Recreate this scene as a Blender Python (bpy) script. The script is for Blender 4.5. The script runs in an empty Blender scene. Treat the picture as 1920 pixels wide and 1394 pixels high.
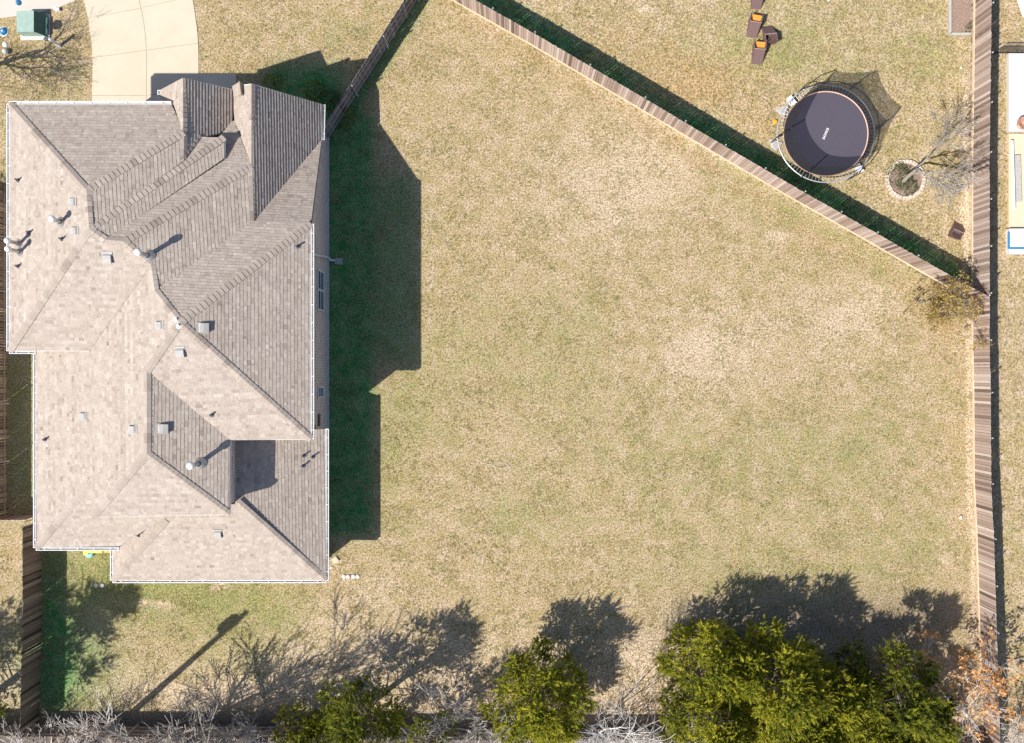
import bpy, bmesh, math, random
import numpy as np
from mathutils import Vector, Matrix
R = random.Random(7)
C = bpy.context.scene.collection
sc = bpy.context.scene

# ------------------------------------------------------------------ camera, sky, sun, exposure
CAMH = 48.0
cd = bpy.data.cameras.new('camera'); cam = bpy.data.objects.new('camera', cd); C.objects.link(cam)
cam.location = (0, 0, CAMH); cd.lens = 36; cd.sensor_width = 36; cd.clip_end = 2000
sc.camera = cam
SX, SY = 0.63, 0.48                      # shadow run per metre of height
w = bpy.data.worlds.new("World"); sc.world = w; w.use_nodes = True
nt = w.node_tree
sky = nt.nodes.new('ShaderNodeTexSky'); sky.sky_type = 'NISHITA'; sky.sun_disc = False; sky.ozone_density = 4.0
sky.sun_elevation = math.atan(1/math.hypot(SX, SY)); sky.sun_rotation = math.atan2(-SX, -SY)
nt.links.new(sky.outputs[0], nt.nodes['Background'].inputs[0])
nt.nodes['Background'].inputs[1].default_value = 0.092
sd = bpy.data.lights.new('sun', 'SUN'); sun = bpy.data.objects.new('sun', sd); C.objects.link(sun)
sd.energy = 4.5; sd.angle = math.radians(0.5); sd.color = (1.0, .955, .88)
sun.rotation_euler = Vector((SX, SY, -1)).to_track_quat('-Z', 'Y').to_euler()
sc.view_settings.view_transform = 'Standard'; sc.view_settings.look = 'None'
sc.view_settings.exposure = 0.53; sc.view_settings.gamma = 1

def P(px, py, z=0.0):
    k = (CAMH - z)/1920.0
    return Vector(((px-960)*k, (697-py)*k, z))

# ------------------------------------------------------------------ materials
def newmat(name):
    m = bpy.data.materials.new(name); m.use_nodes = True
    n = m.node_tree; b = n.nodes['Principled BSDF']
    b.inputs['Specular IOR Level'].default_value = 0.2
    return m, n, b
def N(n, t, **kw):
    x = n.nodes.new(t)
    for k, v in kw.items(): setattr(x, k, v)
    return x
def mixc(n, fac, a, b, typ='MIX'):
    x = n.nodes.new('ShaderNodeMix'); x.data_type = 'RGBA'; x.blend_type = typ
    for s, v in ((0, fac), (6, a), (7, b)):
        if isinstance(v, (int, float)): x.inputs[s].default_value = v
        elif isinstance(v, tuple): x.inputs[s].default_value = (*v, 1) if len(v) == 3 else v
        else: n.links.new(v, x.inputs[s])
    return x.outputs[2]
def math_(n, op, a, b=None, clamp=False):
    x = n.nodes.new('ShaderNodeMath'); x.operation = op; x.use_clamp = clamp
    for i, v in enumerate((a, b)):
        if v is None: continue
        if isinstance(v, (int, float)): x.inputs[i].default_value = v
        else: n.links.new(v, x.inputs[i])
    return x.outputs[0]
def noise(n, scale, detail=4, rough=.6, vec=None, dist=0):
    x = n.nodes.new('ShaderNodeTexNoise')
    x.inputs['Scale'].default_value = scale; x.inputs['Detail'].default_value = detail
    x.inputs['Roughness'].default_value = rough; x.inputs['Distortion'].default_value = dist
    if vec is None:
        g = n.nodes.new('ShaderNodeNewGeometry'); vec = g.outputs['Position']
    n.links.new(vec, x.inputs['Vector'])
    return x.outputs['Fac']
def ramp(n, fac, lo, hi):
    x = n.nodes.new('ShaderNodeMapRange'); x.clamp = True
    n.links.new(fac, x.inputs[0]); x.inputs[1].default_value = lo; x.inputs[2].default_value = hi
    return x.outputs[0]
def attr(n, name):
    x = n.nodes.new('ShaderNodeAttribute'); x.attribute_name = name
    return x.outputs['Fac']
def bump(n, b, h, strength=.5, dist=.02):
    x = n.nodes.new('ShaderNodeBump'); x.inputs['Strength'].default_value = strength
    x.inputs['Distance'].default_value = dist
    n.links.new(h, x.inputs['Height']); n.links.new(x.outputs[0], b.inputs['Normal'])
def plain(name, col, rough=.7, metal=0, var=.25, scale=6, spec=.3):
    m, n, b = newmat(name)
    f = noise(n, scale, 5, .65)
    c2 = tuple(min(1, c*(1+var)) for c in col); c1 = tuple(c*(1-var) for c in col)
    n.links.new(mixc(n, ramp(n, f, .3, .7), c1, c2), b.inputs['Base Color'])
    b.inputs['Roughness'].default_value = rough; b.inputs['Metallic'].default_value = metal
    b.inputs['Specular IOR Level'].default_value = spec
    return m
def tinted(name, cols, rough=.85, fine=40, finevar=.2, bumpd=.0):
    """per-face attribute 'tint' runs through a list of colours, plus fine grain"""
    m, n, b = newmat(name)
    cr = n.nodes.new('ShaderNodeValToRGB'); n.links.new(attr(n, 'tint'), cr.inputs[0])
    e = cr.color_ramp.elements
    while len(e) < len(cols): e.new(.5)
    for i, c in enumerate(cols):
        e[i].position = i/(len(cols)-1); e[i].color = (*c, 1)
    f = noise(n, fine, 3, .7)
    g = mixc(n, ramp(n, f, .25, .75), (1-finevar,)*3, (1+finevar,)*3)
    n.links.new(mixc(n, 1.0, cr.outputs[0], g, 'MULTIPLY'), b.inputs['Base Color'])
    b.inputs['Roughness'].default_value = rough
    if bumpd: bump(n, b, f, .8, bumpd)
    return m

M = {}
M['shingle'] = tinted('asphalt_shingle', [(.21, .165, .135), (.34, .28, .235), (.415, .35, .295), (.50, .435, .38)], .9, 22, .26, .003)
M['underlay'] = plain('roof_underlay', (.30, .26, .22), .9)
M['white'] = plain('white_painted_metal', (.78, .78, .77), .45, var=.06, spec=.5)
M['gutter_in'] = plain('gutter_grime', (.55, .53, .50), .8)
M['ventgrey'] = plain('weathered_vent_metal', (.40, .375, .35), .55, var=.12)
M['flue'] = plain('galvanised_flue', (.45, .44, .43), .35, .5, .08)
M['lead'] = plain('dark_lead_pipe', (.10, .10, .12), .6)
M['wood'] = tinted('cedar_pickets', [(.16, .115, .09), (.31, .225, .18), (.44, .335, .28), (.56, .46, .40)], .85, 18, .3, .003)
M['woodnew'] = plain('treated_board', (.66, .50, .34), .8, var=.15, scale=3)
M['woodrail'] = plain('fence_rail', (.42, .34, .27), .8, var=.2)
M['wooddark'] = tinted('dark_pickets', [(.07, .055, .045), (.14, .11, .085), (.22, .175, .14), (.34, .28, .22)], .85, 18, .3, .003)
M['woodshade'] = tinted('shaded_grey_pickets', [(.09, .085, .09), (.15, .14, .145), (.20, .19, .195), (.28, .27, .27)], .85, 18, .3, .003)  # greyed cedar, painted darker for the fence face turned from the sun
M['steel'] = plain('galvanised_post', (.68, .69, .70), .4, .6, .06)
M['black'] = plain('black_metal', (.025, .027, .03), .5)
M['bark'] = plain('brown_bark', (.17, .135, .11), .9, var=.35, scale=12)
M['barkgrey'] = plain('grey_bark', (.33, .29, .25), .9, var=.3, scale=12)
M['barkpale'] = tinted('pale_dead_twigs', [(.52, .44, .38), (.76, .69, .62), (.90, .86, .81)], .85, 10, .1)
def leafmat(name, cols, trans=.33):
    m, n, b = newmat(name)
    cr = n.nodes.new('ShaderNodeValToRGB'); n.links.new(attr(n, 'tint'), cr.inputs[0])
    e = cr.color_ramp.elements
    while len(e) < len(cols): e.new(.5)
    for i, c in enumerate(cols): e[i].position = i/(len(cols)-1); e[i].color = (*c, 1)
    n.links.new(cr.outputs[0], b.inputs['Base Color']); b.inputs['Roughness'].default_value = .7
    t = n.nodes.new('ShaderNodeBsdfTranslucent'); n.links.new(cr.outputs[0], t.inputs[0])
    ms = n.nodes.new('ShaderNodeMixShader'); ms.inputs[0].default_value = trans
    n.links.new(b.outputs[0], ms.inputs[1]); n.links.new(t.outputs[0], ms.inputs[2])
    n.links.new(ms.outputs[0], n.nodes['Material Output'].inputs[0])
    return m
M['cedar'] = leafmat('juniper_foliage', [(.06, .08, .018), (.18, .21, .024), (.42, .41, .035), (.62, .55, .06)])
M['cedardk'] = leafmat('dark_juniper_foliage', [(.04, .06, .018), (.11, .14, .02), (.26, .28, .028), (.46, .42, .04)])
M['leafgreen'] = leafmat('green_leaves', [(.03, .07, .02), (.07, .13, .03), (.13, .19, .05)])
M['leafgold'] = leafmat('golden_leaves', [(.26, .18, .06), (.42, .30, .10), (.55, .42, .17)])
M['leaforange'] = leafmat('orange_leaves', [(.50, .24, .08), (.74, .38, .14), (.85, .52, .25)])
M['litter'] = leafmat('fallen_leaf', [(.22, .12, .06), (.40, .25, .12), (.55, .39, .22), (.66, .55, .40)], .1)
M['stone'] = plain('ring_stone', (.60, .50, .41), .9, var=.25, scale=5)
M['mulch'] = plain('bark_mulch', (.27, .19, .15), .95, var=.5, scale=14)
M['mat'] = plain('trampoline_mat', (.082, .073, .098), .6, var=.15, scale=60)
M['mattrim'] = plain('peach_edge_trim', (.72, .46, .36), .5, var=.1)
M['wicker'] = plain('brown_wicker', (.16, .10, .095), .7, var=.35, scale=45)
M['wickertop'] = plain('wicker_edge', (.38, .28, .25), .7, var=.2, scale=30)
M['orange'] = plain('orange_fabric', (.78, .27, .045), .7, var=.1, scale=20)
M['box_green'] = plain('green_cabinet_paint', (.30, .40, .35), .5, var=.12, scale=4)
M['box_dark'] = plain('dark_green_cabinet_paint', (.06, .13, .10), .5, var=.2, scale=6)
M['whiteplas'] = plain('white_plastic', (.80, .80, .78), .4, var=.05)
M['blue'] = plain('blue_plastic', (.04, .22, .42), .35, var=.15)
M['lime'] = plain('lime_plastic', (.55, .75, .06), .4, var=.05)
M['toyorange'] = plain('orange_plastic', (.85, .36, .03), .4, var=.05)
M['toyblue'] = plain('pale_blue_plastic', (.30, .68, .75), .4, var=.05)
M['hose'] = plain('garden_hose_green', (.05, .12, .06), .5, var=.1)
M['pooldeck'] = plain('tan_pool_deck', (.66, .53, .38), .85, var=.08, scale=10)
M['coping'] = plain('pale_coping', (.60, .57, .54), .7, var=.08, scale=8)
M['plaster'] = plain('white_pool_plaster', (.68, .68, .71), .6, var=.05, scale=3)
M['rust'] = plain('copper_bowl', (.55, .30, .20), .35, .3, .25)
M['splash'] = plain('concrete_block', (.60, .50, .38), .9, var=.1)
M['window'] = plain('dark_window_glass', (.02, .03, .035), .08, var=.1, spec=.6)
M['timber'] = plain('grey_timber_edging', (.42, .40, .36), .9, var=.2, scale=9)

def mk_net():
    m, n, b = newmat('black_safety_net')
    b.inputs['Base Color'].default_value = (.03, .03, .035, 1); b.inputs['Roughness'].default_value = .8
    t = n.nodes.new('ShaderNodeBsdfTransparent'); ms = n.nodes.new('ShaderNodeMixShader')
    ms.inputs[0].default_value = .66
    n.links.new(t.outputs[0], ms.inputs[1]); n.links.new(b.outputs[0], ms.inputs[2])
    n.links.new(ms.outputs[0], n.nodes['Material Output'].inputs[0]); return m
M['net'] = mk_net()

def mk_grass():
    m, n, b = newmat('winter_lawn')
    dry = mixc(n, ramp(n, noise(n, .5, 5, .6), .33, .67), (.43, .325, .185), (.385, .30, .14))
    dry = mixc(n, ramp(n, noise(n, 1.7, 6, .75), .45, .7), dry, (.58, .44, .32))
    dry = mixc(n, math_(n, 'MULTIPLY', ramp(n, noise(n, .8, 7, .8), .5, .75), .7), dry, (.33, .28, .14))
    grn = mixc(n, ramp(n, noise(n, 1.1, 4, .7), .3, .7), (.20, .225, .075), (.35, .33, .13))
    pale = math_(n, 'ADD', math_(n, 'MULTIPLY', attr(n, 'bare'), .35), noise(n, 1.15, 8, .85))
    dry = mixc(n, math_(n, 'MULTIPLY', ramp(n, pale, .53, .68), .8), dry, (.57, .445, .315))
    # tufts of green where the green attribute and noise agree
    g = math_(n, 'ADD', attr(n, 'green'), math_(n, 'MULTIPLY', math_(n, 'SUBTRACT', noise(n, .9, 6, .72), .5), 2.1))
    g = math_(n, 'ADD', g, math_(n, 'MULTIPLY', math_(n, 'SUBTRACT', noise(n, 6, 5, .75), .5), 1.9))
    col = mixc(n, ramp(n, g, .25, 1.15), dry, grn)
    col = mixc(n, ramp(n, attr(n, 'shade_green'), 0, 1), col, mixc(n, ramp(n, noise(n, 1.6, 5, .7), .35, .65), (.04, .21, .055), (.21, .33, .14)))  # green tint of the cast shadows, mixed into the lawn colour
    bare = math_(n, 'ADD', attr(n, 'bare'), math_(n, 'MULTIPLY', math_(n, 'SUBTRACT', noise(n, 1.6, 7, .78), .5), 1.9))
    soil = mixc(n, ramp(n, noise(n, 5, 4, .7), .3, .7), (.55, .41, .27), (.70, .55, .40))
    col = mixc(n, ramp(n, bare, .45, .85), col, soil)
    rust = math_(n, 'ADD', attr(n, 'rust'), math_(n, 'MULTIPLY', math_(n, 'SUBTRACT', noise(n, 1.5, 6, .7), .5), 1.3))
    col = mixc(n, math_(n, 'MULTIPLY', ramp(n, rust, .4, 1.0), .8), col, (.47, .31, .15))
    col = mixc(n, ramp(n, attr(n, 'dark_ground'), 0, 1), col, (.17, .14, .125))
    weed = math_(n, 'MULTIPLY', ramp(n, noise(n, 2.6, 5, .8), .60, .70), ramp(n, noise(n, .33, 3, .6), .42, .62))
    col = mixc(n, math_(n, 'MULTIPLY', weed, .65), col, (.15, .20, .065))
    dk = ramp(n, noise(n, 3.4, 8, .9), .53, .66)
    col = mixc(n, math_(n, 'MULTIPLY', dk, .75), col, (.235, .19, .085))
    # blade-scale grain: pale thatch and dark gaps between the blades
    f1 = noise(n, 12, 4, .9); f2 = noise(n, 27, 3, .9)
    f = math_(n, 'ADD', math_(n, 'MULTIPLY', f1, .6), math_(n, 'MULTIPLY', f2, .4))
    gcol = mixc(n, ramp(n, f, .43, .57), (.33, .31, .26), (1.55, 1.57, 1.62))
    col = mixc(n, 1.0, col, gcol, 'MULTIPLY')
    n.links.new(col, b.inputs['Base Color']); b.inputs['Roughness'].default_value = .95
    b.inputs['Specular IOR Level'].default_value = .08
    bump(n, b, f, .9, .05)
    return m
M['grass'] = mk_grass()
def mk_concrete(name, a, bb):
    m, n, b = newmat(name)
    c = mixc(n, ramp(n, noise(n, .7, 5, .65), .3, .7), a, bb)
    c = mixc(n, ramp(n, noise(n, 30, 3, .7), .3, .7), mixc(n, 1.0, c, (.93, .93, .93), 'MULTIPLY'), c)
    c = mixc(n, math_(n, 'MULTIPLY', ramp(n, noise(n, .35, 6, .75, dist=1.5), .52, .78), .6), c, (.50, .41, .31))
    n.links.new(c, b.inputs['Base Color']); b.inputs['Roughness'].default_value = .85
    return m
M['concrete'] = mk_concrete('driveway_concrete', (.57, .49, .37), (.61, .525, .41))
M['sidewalk'] = mk_concrete('sidewalk_concrete', (.57, .49, .43), (.60, .52, .46))
M['joint'] = plain('concrete_joint', (.20, .16, .12), .9)
def mk_brick():
    m, n, b = newmat('house_brick')
    g = n.nodes.new('ShaderNodeNewGeometry'); s = n.nodes.new('ShaderNodeSeparateXYZ'); n.links.new(g.outputs['Position'], s.inputs[0])
    cb = n.nodes.new('ShaderNodeCombineXYZ')
    n.links.new(math_(n, 'ADD', s.outputs[1], s.outputs[0]), cb.inputs[0]); n.links.new(s.outputs[2], cb.inputs[1])
    t = n.nodes.new('ShaderNodeTexBrick'); n.links.new(cb.outputs[0], t.inputs['Vector'])
    t.inputs['Scale'].default_value = 1; t.inputs['Brick Width'].default_value = .26; t.inputs['Row Height'].default_value = .15
    t.inputs['Mortar Size'].default_value = .014; t.inputs['Bias'].default_value = 0
    t.inputs['Color1'].default_value = (.60, .49, .44, 1); t.inputs['Color2'].default_value = (.40, .31, .29, 1)
    t.inputs['Mortar'].default_value = (.80, .76, .73, 1)
    n.links.new(t.outputs[0], b.inputs['Base Color']); b.inputs['Roughness'].default_value = .9
    return m
M['brick'] = mk_brick()

# ------------------------------------------------------------------ mesh helpers
class MB:
    def __init__(s): s.v = []; s.f = []; s.t = []; s.mi = []; s.m = 0
    def face(s, pts, tint=.5):
        k = len(s.v); s.v += [tuple(p) for p in pts]; s.f.append(tuple(range(k, k+len(pts)))); s.t.append(tint); s.mi.append(s.m)
    def box(s, c, d, rz=0, tint=.5, rot=None):
        c = Vector(c); hx, hy, hz = d[0]/2, d[1]/2, d[2]/2
        m = rot if rot is not None else Matrix.Rotation(rz, 3, 'Z')
        q = [c + m @ Vector((x*hx, y*hy, z*hz)) for z in (-1, 1) for y in (-1, 1) for x in (-1, 1)]
        for a in ((0, 2, 3, 1), (4, 5, 7, 6), (0, 1, 5, 4), (2, 6, 7, 3), (0, 4, 6, 2), (1, 3, 7, 5)):
            s.face([q[i] for i in a], tint)
    def beam(s, a, b, w, h, tint=.5):
        a = Vector(a); b = Vector(b); d = b-a; L = d.length
        if L < 1e-6: return
        m = d.to_track_quat('X', 'Z').to_matrix()
        s.box((a+b)/2, (L, w, h), tint=tint, rot=m)
    def tube(s, pts, rs, n=8, tint=.5, cap=True):
        pts = [Vector(p) for p in pts]
        if not hasattr(rs, '__len__'): rs = [rs]*len(pts)
        rings = []
        up = Vector((0, 0, 1))
        for i, p in enumerate(pts):
            d = (pts[min(i+1, len(pts)-1)] - pts[max(i-1, 0)])
            if d.length < 1e-9: d = Vector((0, 0, 1))
            d.normalize()
            a = d.cross(up if abs(d.z) < .95 else Vector((1, 0, 0))).normalized(); b = d.cross(a)
            rings.append([p + (a*math.cos(2*math.pi*k/n) + b*math.sin(2*math.pi*k/n))*rs[i] for k in range(n)])
        base = len(s.v)
        for r in rings: s.v += [tuple(q) for q in r]
        for i in range(len(pts)-1):
            for k in range(n):
                s.f.append((base+i*n+k, base+i*n+(k+1) % n, base+(i+1)*n+(k+1) % n, base+(i+1)*n+k)); s.t.append(tint); s.mi.append(s.m)
        if cap:
            s.f.append(tuple(base+k for k in range(n))); s.t.append(tint); s.mi.append(s.m)
            o = base+(len(pts)-1)*n
            s.f.append(tuple(o+n-1-k for k in range(n))); s.t.append(tint); s.mi.append(s.m)
    def ring(s, c, r, tr, n=48, m=8, tint=.5):
        c = Vector(c); base = len(s.v)
        for i in range(n):
            a = 2*math.pi*i/n
            for k in range(m):
                b = 2*math.pi*k/m; rr = r + tr*math.cos(b)
                s.v.append((c.x+rr*math.cos(a), c.y+rr*math.sin(a), c.z+tr*math.sin(b)))
        for i in range(n):
            for k in range(m):
                s.f.append((base+i*m+k, base+((i+1) % n)*m+k, base+((i+1) % n)*m+(k+1) % m, base+i*m+(k+1) % m)); s.t.append(tint); s.mi.append(s.m)
    def lathe(s, c, prof, n=20, tint=.5):
        c = Vector(c); base = len(s.v)
        for r, z in prof:
            for k in range(n):
                a = 2*math.pi*k/n; s.v.append((c.x+r*math.cos(a), c.y+r*math.sin(a), c.z+z))
        for i in range(len(prof)-1):
            for k in range(n):
                s.f.append((base+i*n+k, base+i*n+(k+1) % n, base+(i+1)*n+(k+1) % n, base+(i+1)*n+k)); s.t.append(tint); s.mi.append(s.m)
    def build(s, name, mats, parent=None, smooth=False, **tags):
        me = bpy.data.meshes.new(name); me.from_pydata(s.v, [], s.f); me.update()
        if not isinstance(mats, (list, tuple)): mats = [mats]
        for m in mats: me.materials.append(m)
        a = me.attributes.new('tint', 'FLOAT', 'FACE'); a.data.foreach_set('value', s.t)
        me.polygons.foreach_set('material_index', s.mi)
        if smooth: me.polygons.foreach_set('use_smooth', [True]*len(s.f))
        o = bpy.data.objects.new(name, me); C.objects.link(o)
        if parent is not None:
            o.parent = parent; o.matrix_parent_inverse = Matrix.Translation(-parent.location) if parent.type == 'EMPTY' else Matrix()
        for k, v in tags.items(): o[k] = v
        return o
def tag(o, label, cat, group=None):
    o['label'] = label; o['category'] = cat
    if group: o['group'] = group
    return o
def thing(name, label, cat, loc=(0, 0, 0), group=None):
    o = bpy.data.objects.new(name, None); C.objects.link(o); o.location = loc; o.empty_display_size = .3
    return tag(o, label, cat, group)
def lathe_obj(name, c, prof, mat, parent=None, n=24, **kw):
    b = MB(); b.lathe(c, prof, n); return b.build(name, mat, parent, True, **kw)

# ------------------------------------------------------------------ ground
FX = [(-60, 1828), (300, 1823), (640, 1823), (735, 1825), (900, 1826), (1000, 1831), (1170, 1836), (1394, 1843), (1700, 1850)]
FPTS = [P(x, y) for y, x in FX]
def fence_x(Y):
    for a, b in zip(FPTS[:-1], FPTS[1:]):
        if b.y <= Y <= a.y: return a.x + (b.x-a.x)*(a.y-Y)/(a.y-b.y)
    return FPTS[0].x if Y > 0 else FPTS[-1].x
LOW = -0.70
LOW2 = -0.36
gxs = sorted(set([-400, -200, -100, -60, -45, -35, -30] + [round(-27+.2*i, 3) for i in range(271)] + [30, 35, 45, 60, 100, 200, 400]))
gys = sorted(set([-400, -200, -100, -60, -40, -30, -25] + [round(-21+.2*i, 3) for i in range(206)] + [25, 30, 40, 60, 100, 200, 400]))
XX, YY = np.meshgrid(np.array(gxs), np.array(gys))
fxs = np.array([fence_x(y) for y in gys])[:, None]
ZZ = np.clip((XX-fxs-.05)/.25, 0, 1)*LOW
rng = np.random.default_rng(3)
DA, DB = P(1200, 204), P(1489, 374)
_t = (DB-DA).normalized(); DNX, DNY = -_t.y, _t.x
if DNY < 0: DNX, DNY = -DNX, -DNY
side = (XX-DA.x)*DNX+(YY-DA.y)*DNY
ZZ = np.where(XX < fxs+.02, np.clip((side-.05)/.25, 0, 1)*LOW2, ZZ)
def pxf(X, Y): return 960+X*40, 697-Y*40
PXg, PYg = pxf(XX, YY)
def blob(cx, cy, rx, ry, p=2):
    return np.exp(-(((PXg-cx)/rx)**2 + ((PYg-cy)/ry)**2)**(p/2))
green = np.full(XX.shape, .06)
for b in ((1060, 640, 200, 130, .30), (900, 640, 140, 180, .22), (1250, 870, 260, 160, .30), (1500, 900, 250, 200, .25), (980, 980, 90, 60, .55),
          (740, 890, 60, 170, .40), (770, 760, 90, 110, .35), (480, 1140, 190, 70, .75), (300, 1060, 160, 90, .75), (200, 1080, 110, 70, .7),
          (820, 340, 80, 180, .2), (650, 80, 130, 80, .35), (90, 150, 80, 60, .35), (1300, 1080, 300, 60, .3), (1720, 1030, 150, 90, .35),
          (1330, 340, 140, 90, .5), (1480, 430, 120, 60, .35), (1640, 520, 90, 50, .25), (1130, 190, 90, 60, .3), (1500, 60, 250, 120, .38), (1420, 110, 120, 50, .45), (1740, 100, 60, 60, .4),
          (1700, 700, 120, 90, .25), (1600, 830, 110, 70, .3), (450, 1250, 160, 90, .35), (1100, 560, 60, 80, .3)):
    green += b[4]*blob(*b[:4])
for b in ((1150, 350, 260, 160, -.35), (1350, 620, 170, 110, -.35), (1560, 620, 150, 110, -.3), (1000, 1080, 160, 80, -.22), (700, 1130, 130, 70, -.45), (900, 1130, 200, 60, -.25), (1300, 180, 150, 50, -.3)):
    green += b[4]*blob(*b[:4])
shade_green = np.zeros(XX.shape)  # greener grass, fitted to house and fence shadows to colour their shade
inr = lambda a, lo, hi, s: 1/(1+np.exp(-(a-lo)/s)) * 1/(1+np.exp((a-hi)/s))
shade_green += 1.35*inr(PXg, 560, 696, 7)*inr(PYg, 215, 1000, 7)
shade_green += .75*inr(PXg, 700, 776, 6)*inr(PYg, 330, 676, 8)*.85
shade_green += 1.2*inr(PXg, 500, 640, 9)*inr(PYg, 125, 230, 8)
shade_green += .8*inr(PXg, 75, 122, 8)*inr(PYg, 1020, 1330, 12)
shade_green += .75*blob(120, 1240, 90, 110)
shade_green += .45*inr(PXg, 13, 66, 8)*inr(PYg, 640, 960, 20)
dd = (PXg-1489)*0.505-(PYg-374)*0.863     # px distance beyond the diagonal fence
shade_green += 1.0*inr(dd, 6, 56, 4)*inr(PXg, 800, 1840, 8)
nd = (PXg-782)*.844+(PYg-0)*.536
shade_green += 1.0*inr(nd, -6, 18, 5)*inr(PYg, -40, 230, 10)
green -= .16*blob(1150, 330, 300, 170)+.12*blob(1400, 620, 220, 150)
green += .38*np.exp(-((dd+28)/22)**2)*inr(PXg, 1100, 1780, 30)
bare = np.zeros(XX.shape)
for b in ((1210, 13, 22, 6, .9), (410, 1100, 22, 12, .9), (290, 1132, 55, 14, .75), (1460, 445, 18, 14, .7), (1155, 412, 9, 9, .7), (700, 1115, 60, 35, .4), (1225, 1290, 45, 90, .85), (1240, 1365, 60, 40, .9),
          (1812, 400, 14, 12, .9), (1768, 1050, 12, 12, .7), (1350, 640, 110, 80, .42), (1220, 300, 160, 90, .22), (1560, 600, 90, 60, .3), (1130, 400, 120, 80, .2), (900, 1240, 400, 70, .4), (600, 1230, 150, 70, .4), (1500, 1250, 350, 60, .35), (350, 1290, 200, 40, .35), (1300, 700, 90, 60, .25), (1650, 560, 50, 40, .3), (1810, 1340, 28, 60, .8), (880, 1330, 120, 45, .6), (420, 1310, 200, 25, .55), (20, 1290, 40, 60, .5), (1300, 1160, 60, 30, .45), (1110, 1340, 60, 40, .6), (560, 1310, 80, 35, .5), (760, 1330, 60, 20, .6)):
    bare += b[4]*blob(*b[:4])
bare += .85*np.exp(-((PXg-(fxs*40+960)+8)/6)**2)*inr(PYg, 120, 1200, 20)
bare += .5*np.exp(-((dd+3)/4)**2)*inr(PXg, 840, 1830, 8)
bare += .22*blob(1180, 320, 230, 120)+.15*blob(1600, 640, 120, 90)
rust = np.zeros(XX.shape)
for b in ((720, 60, 50, 50, .5), (740, 170, 60, 40, .45), (1290, 150, 150, 70, .8), (1500, 120, 350, 200, .22), (1150, 60, 90, 50, .5), (1420, 250, 80, 50, .5), (1900, 700, 22, 500, .45), (20, 1050, 30, 60, .6), (60, 60, 60, 60, .35), (480, 125, 60, 20, .5), (1080, 110, 60, 20, .4), (1250, 260, 50, 15, .45), (1320, 310, 60, 15, .5), (1790, 620, 60, 60, .5), (1900, 250, 20, 200, .2), (1905, 40, 16, 40, .6), (1760, 400, 60, 60, .25), (1830, 530, 20, 30, .6)):
    rust += b[4]*blob(*b[:4])
dark_ground = 1.0*inr(PYg, 1366, 4000, 5)*inr(PXg, -4000, 1880, 6)  # dark dirt beyond the bottom fence
dark_ground += .85*inr(PXg, 1832, 1850, 4)*inr(PYg, 490, 545, 8)
dark_ground += .75*inr(PYg, 1336, 1366, 3)*inr(PXg, 60, 800, 20)
dark_ground += .4*inr(PXg, 1835, 1884, 4)  # darker strip beyond the right fence
dark_ground += .5*blob(1440, 1180, 200, 60)+.45*blob(1700, 1160, 140, 50)  # two darker patches above the juniper clump
verts = np.stack([XX, YY, ZZ], -1).reshape(-1, 3)
nx, ny = len(gxs), len(gys)
idx = np.arange(nx*ny).reshape(ny, nx)
fs = np.stack([idx[:-1, :-1], idx[:-1, 1:], idx[1:, 1:], idx[1:, :-1]], -1).reshape(-1, 4)
me = bpy.data.meshes.new('ground'); me.from_pydata(verts.tolist(), [], fs.tolist()); me.update()
for nm, arr in (('green', green), ('shade_green', shade_green), ('bare', bare), ('rust', rust), ('dark_ground', dark_ground)):
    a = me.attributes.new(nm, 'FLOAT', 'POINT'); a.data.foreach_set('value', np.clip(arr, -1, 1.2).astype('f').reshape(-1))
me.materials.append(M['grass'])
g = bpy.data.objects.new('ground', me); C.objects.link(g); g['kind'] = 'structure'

def slab(name, pts, z0, z1, mat, parent=None, **kw):
    """flat slab of polygon pts (world xy) between z0 and z1"""
    b = MB(); top = [Vector((p[0], p[1], z1)) for p in pts]; bot = [Vector((p[0], p[1], z0)) for p in pts]
    b.face(top)
    for i in range(len(pts)):
        j = (i+1) % len(pts); b.face([bot[i], bot[j], top[j], top[i]])
    return b.build(name, mat, parent, **kw)
def catmull(pts, n=6):
    o = []; q = [pts[0]]+list(pts)+[pts[-1]]
    for i in range(1, len(q)-2):
        for k in range(n):
            t = k/n; a, b_, c, d = q[i-1], q[i], q[i+1], q[i+2]
            o.append(tuple(.5*((2*b_[j])+(-a[j]+c[j])*t+(2*a[j]-5*b_[j]+4*c[j]-d[j])*t*t+(-a[j]+3*b_[j]-3*c[j]+d[j])*t**3) for j in range(len(a))))
    o.append(tuple(pts[-1])); return o
left = catmull([(118, -120), (140, -50), (157, 0), (166, 38), (172.5, 88), (174, 120), (173, 193), (173, 300)])
right = catmull([(335, -120), (352, -50), (361.5, 0), (369, 50), (372, 88), (372.5, 138), (372, 300)])
slab('driveway', [P(x, y)[:2] for x, y in left[::-1]+right], -.1, .03, M['concrete'], kind='structure')
slab('garage_apron', [P(x, y)[:2] for x, y in ((372.6, 139), (443, 139), (443, 260), (372.6, 260))], -.1, .026, M['concrete'], kind='structure')
slab('sidewalk', [P(x, y)[:2] for x, y in ((-200, 60), (0, 35), (70, 25), (110, 14), (148, 0), (175, -12), (240, -300), (-200, -300))][::-1], -.1, .024, M['sidewalk'], kind='structure')
jb = MB()
def joint(pts, z=.0345, wd=.014):
    pts = [P(*p) for p in pts]
    for a, b in zip(pts[:-1], pts[1:]):
        d = (b-a).normalized(); nn = Vector((-d.y, d.x, 0))*wd/2; zz = Vector((0, 0, z))
        jb.face([a-nn+zz, b-nn+zz, b+nn+zz, a+nn+zz])
joint(catmull([(240, -80), (261, 0), (269, 38), (273.6, 75), (275, 110), (275, 168), (275, 260)]))
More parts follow.
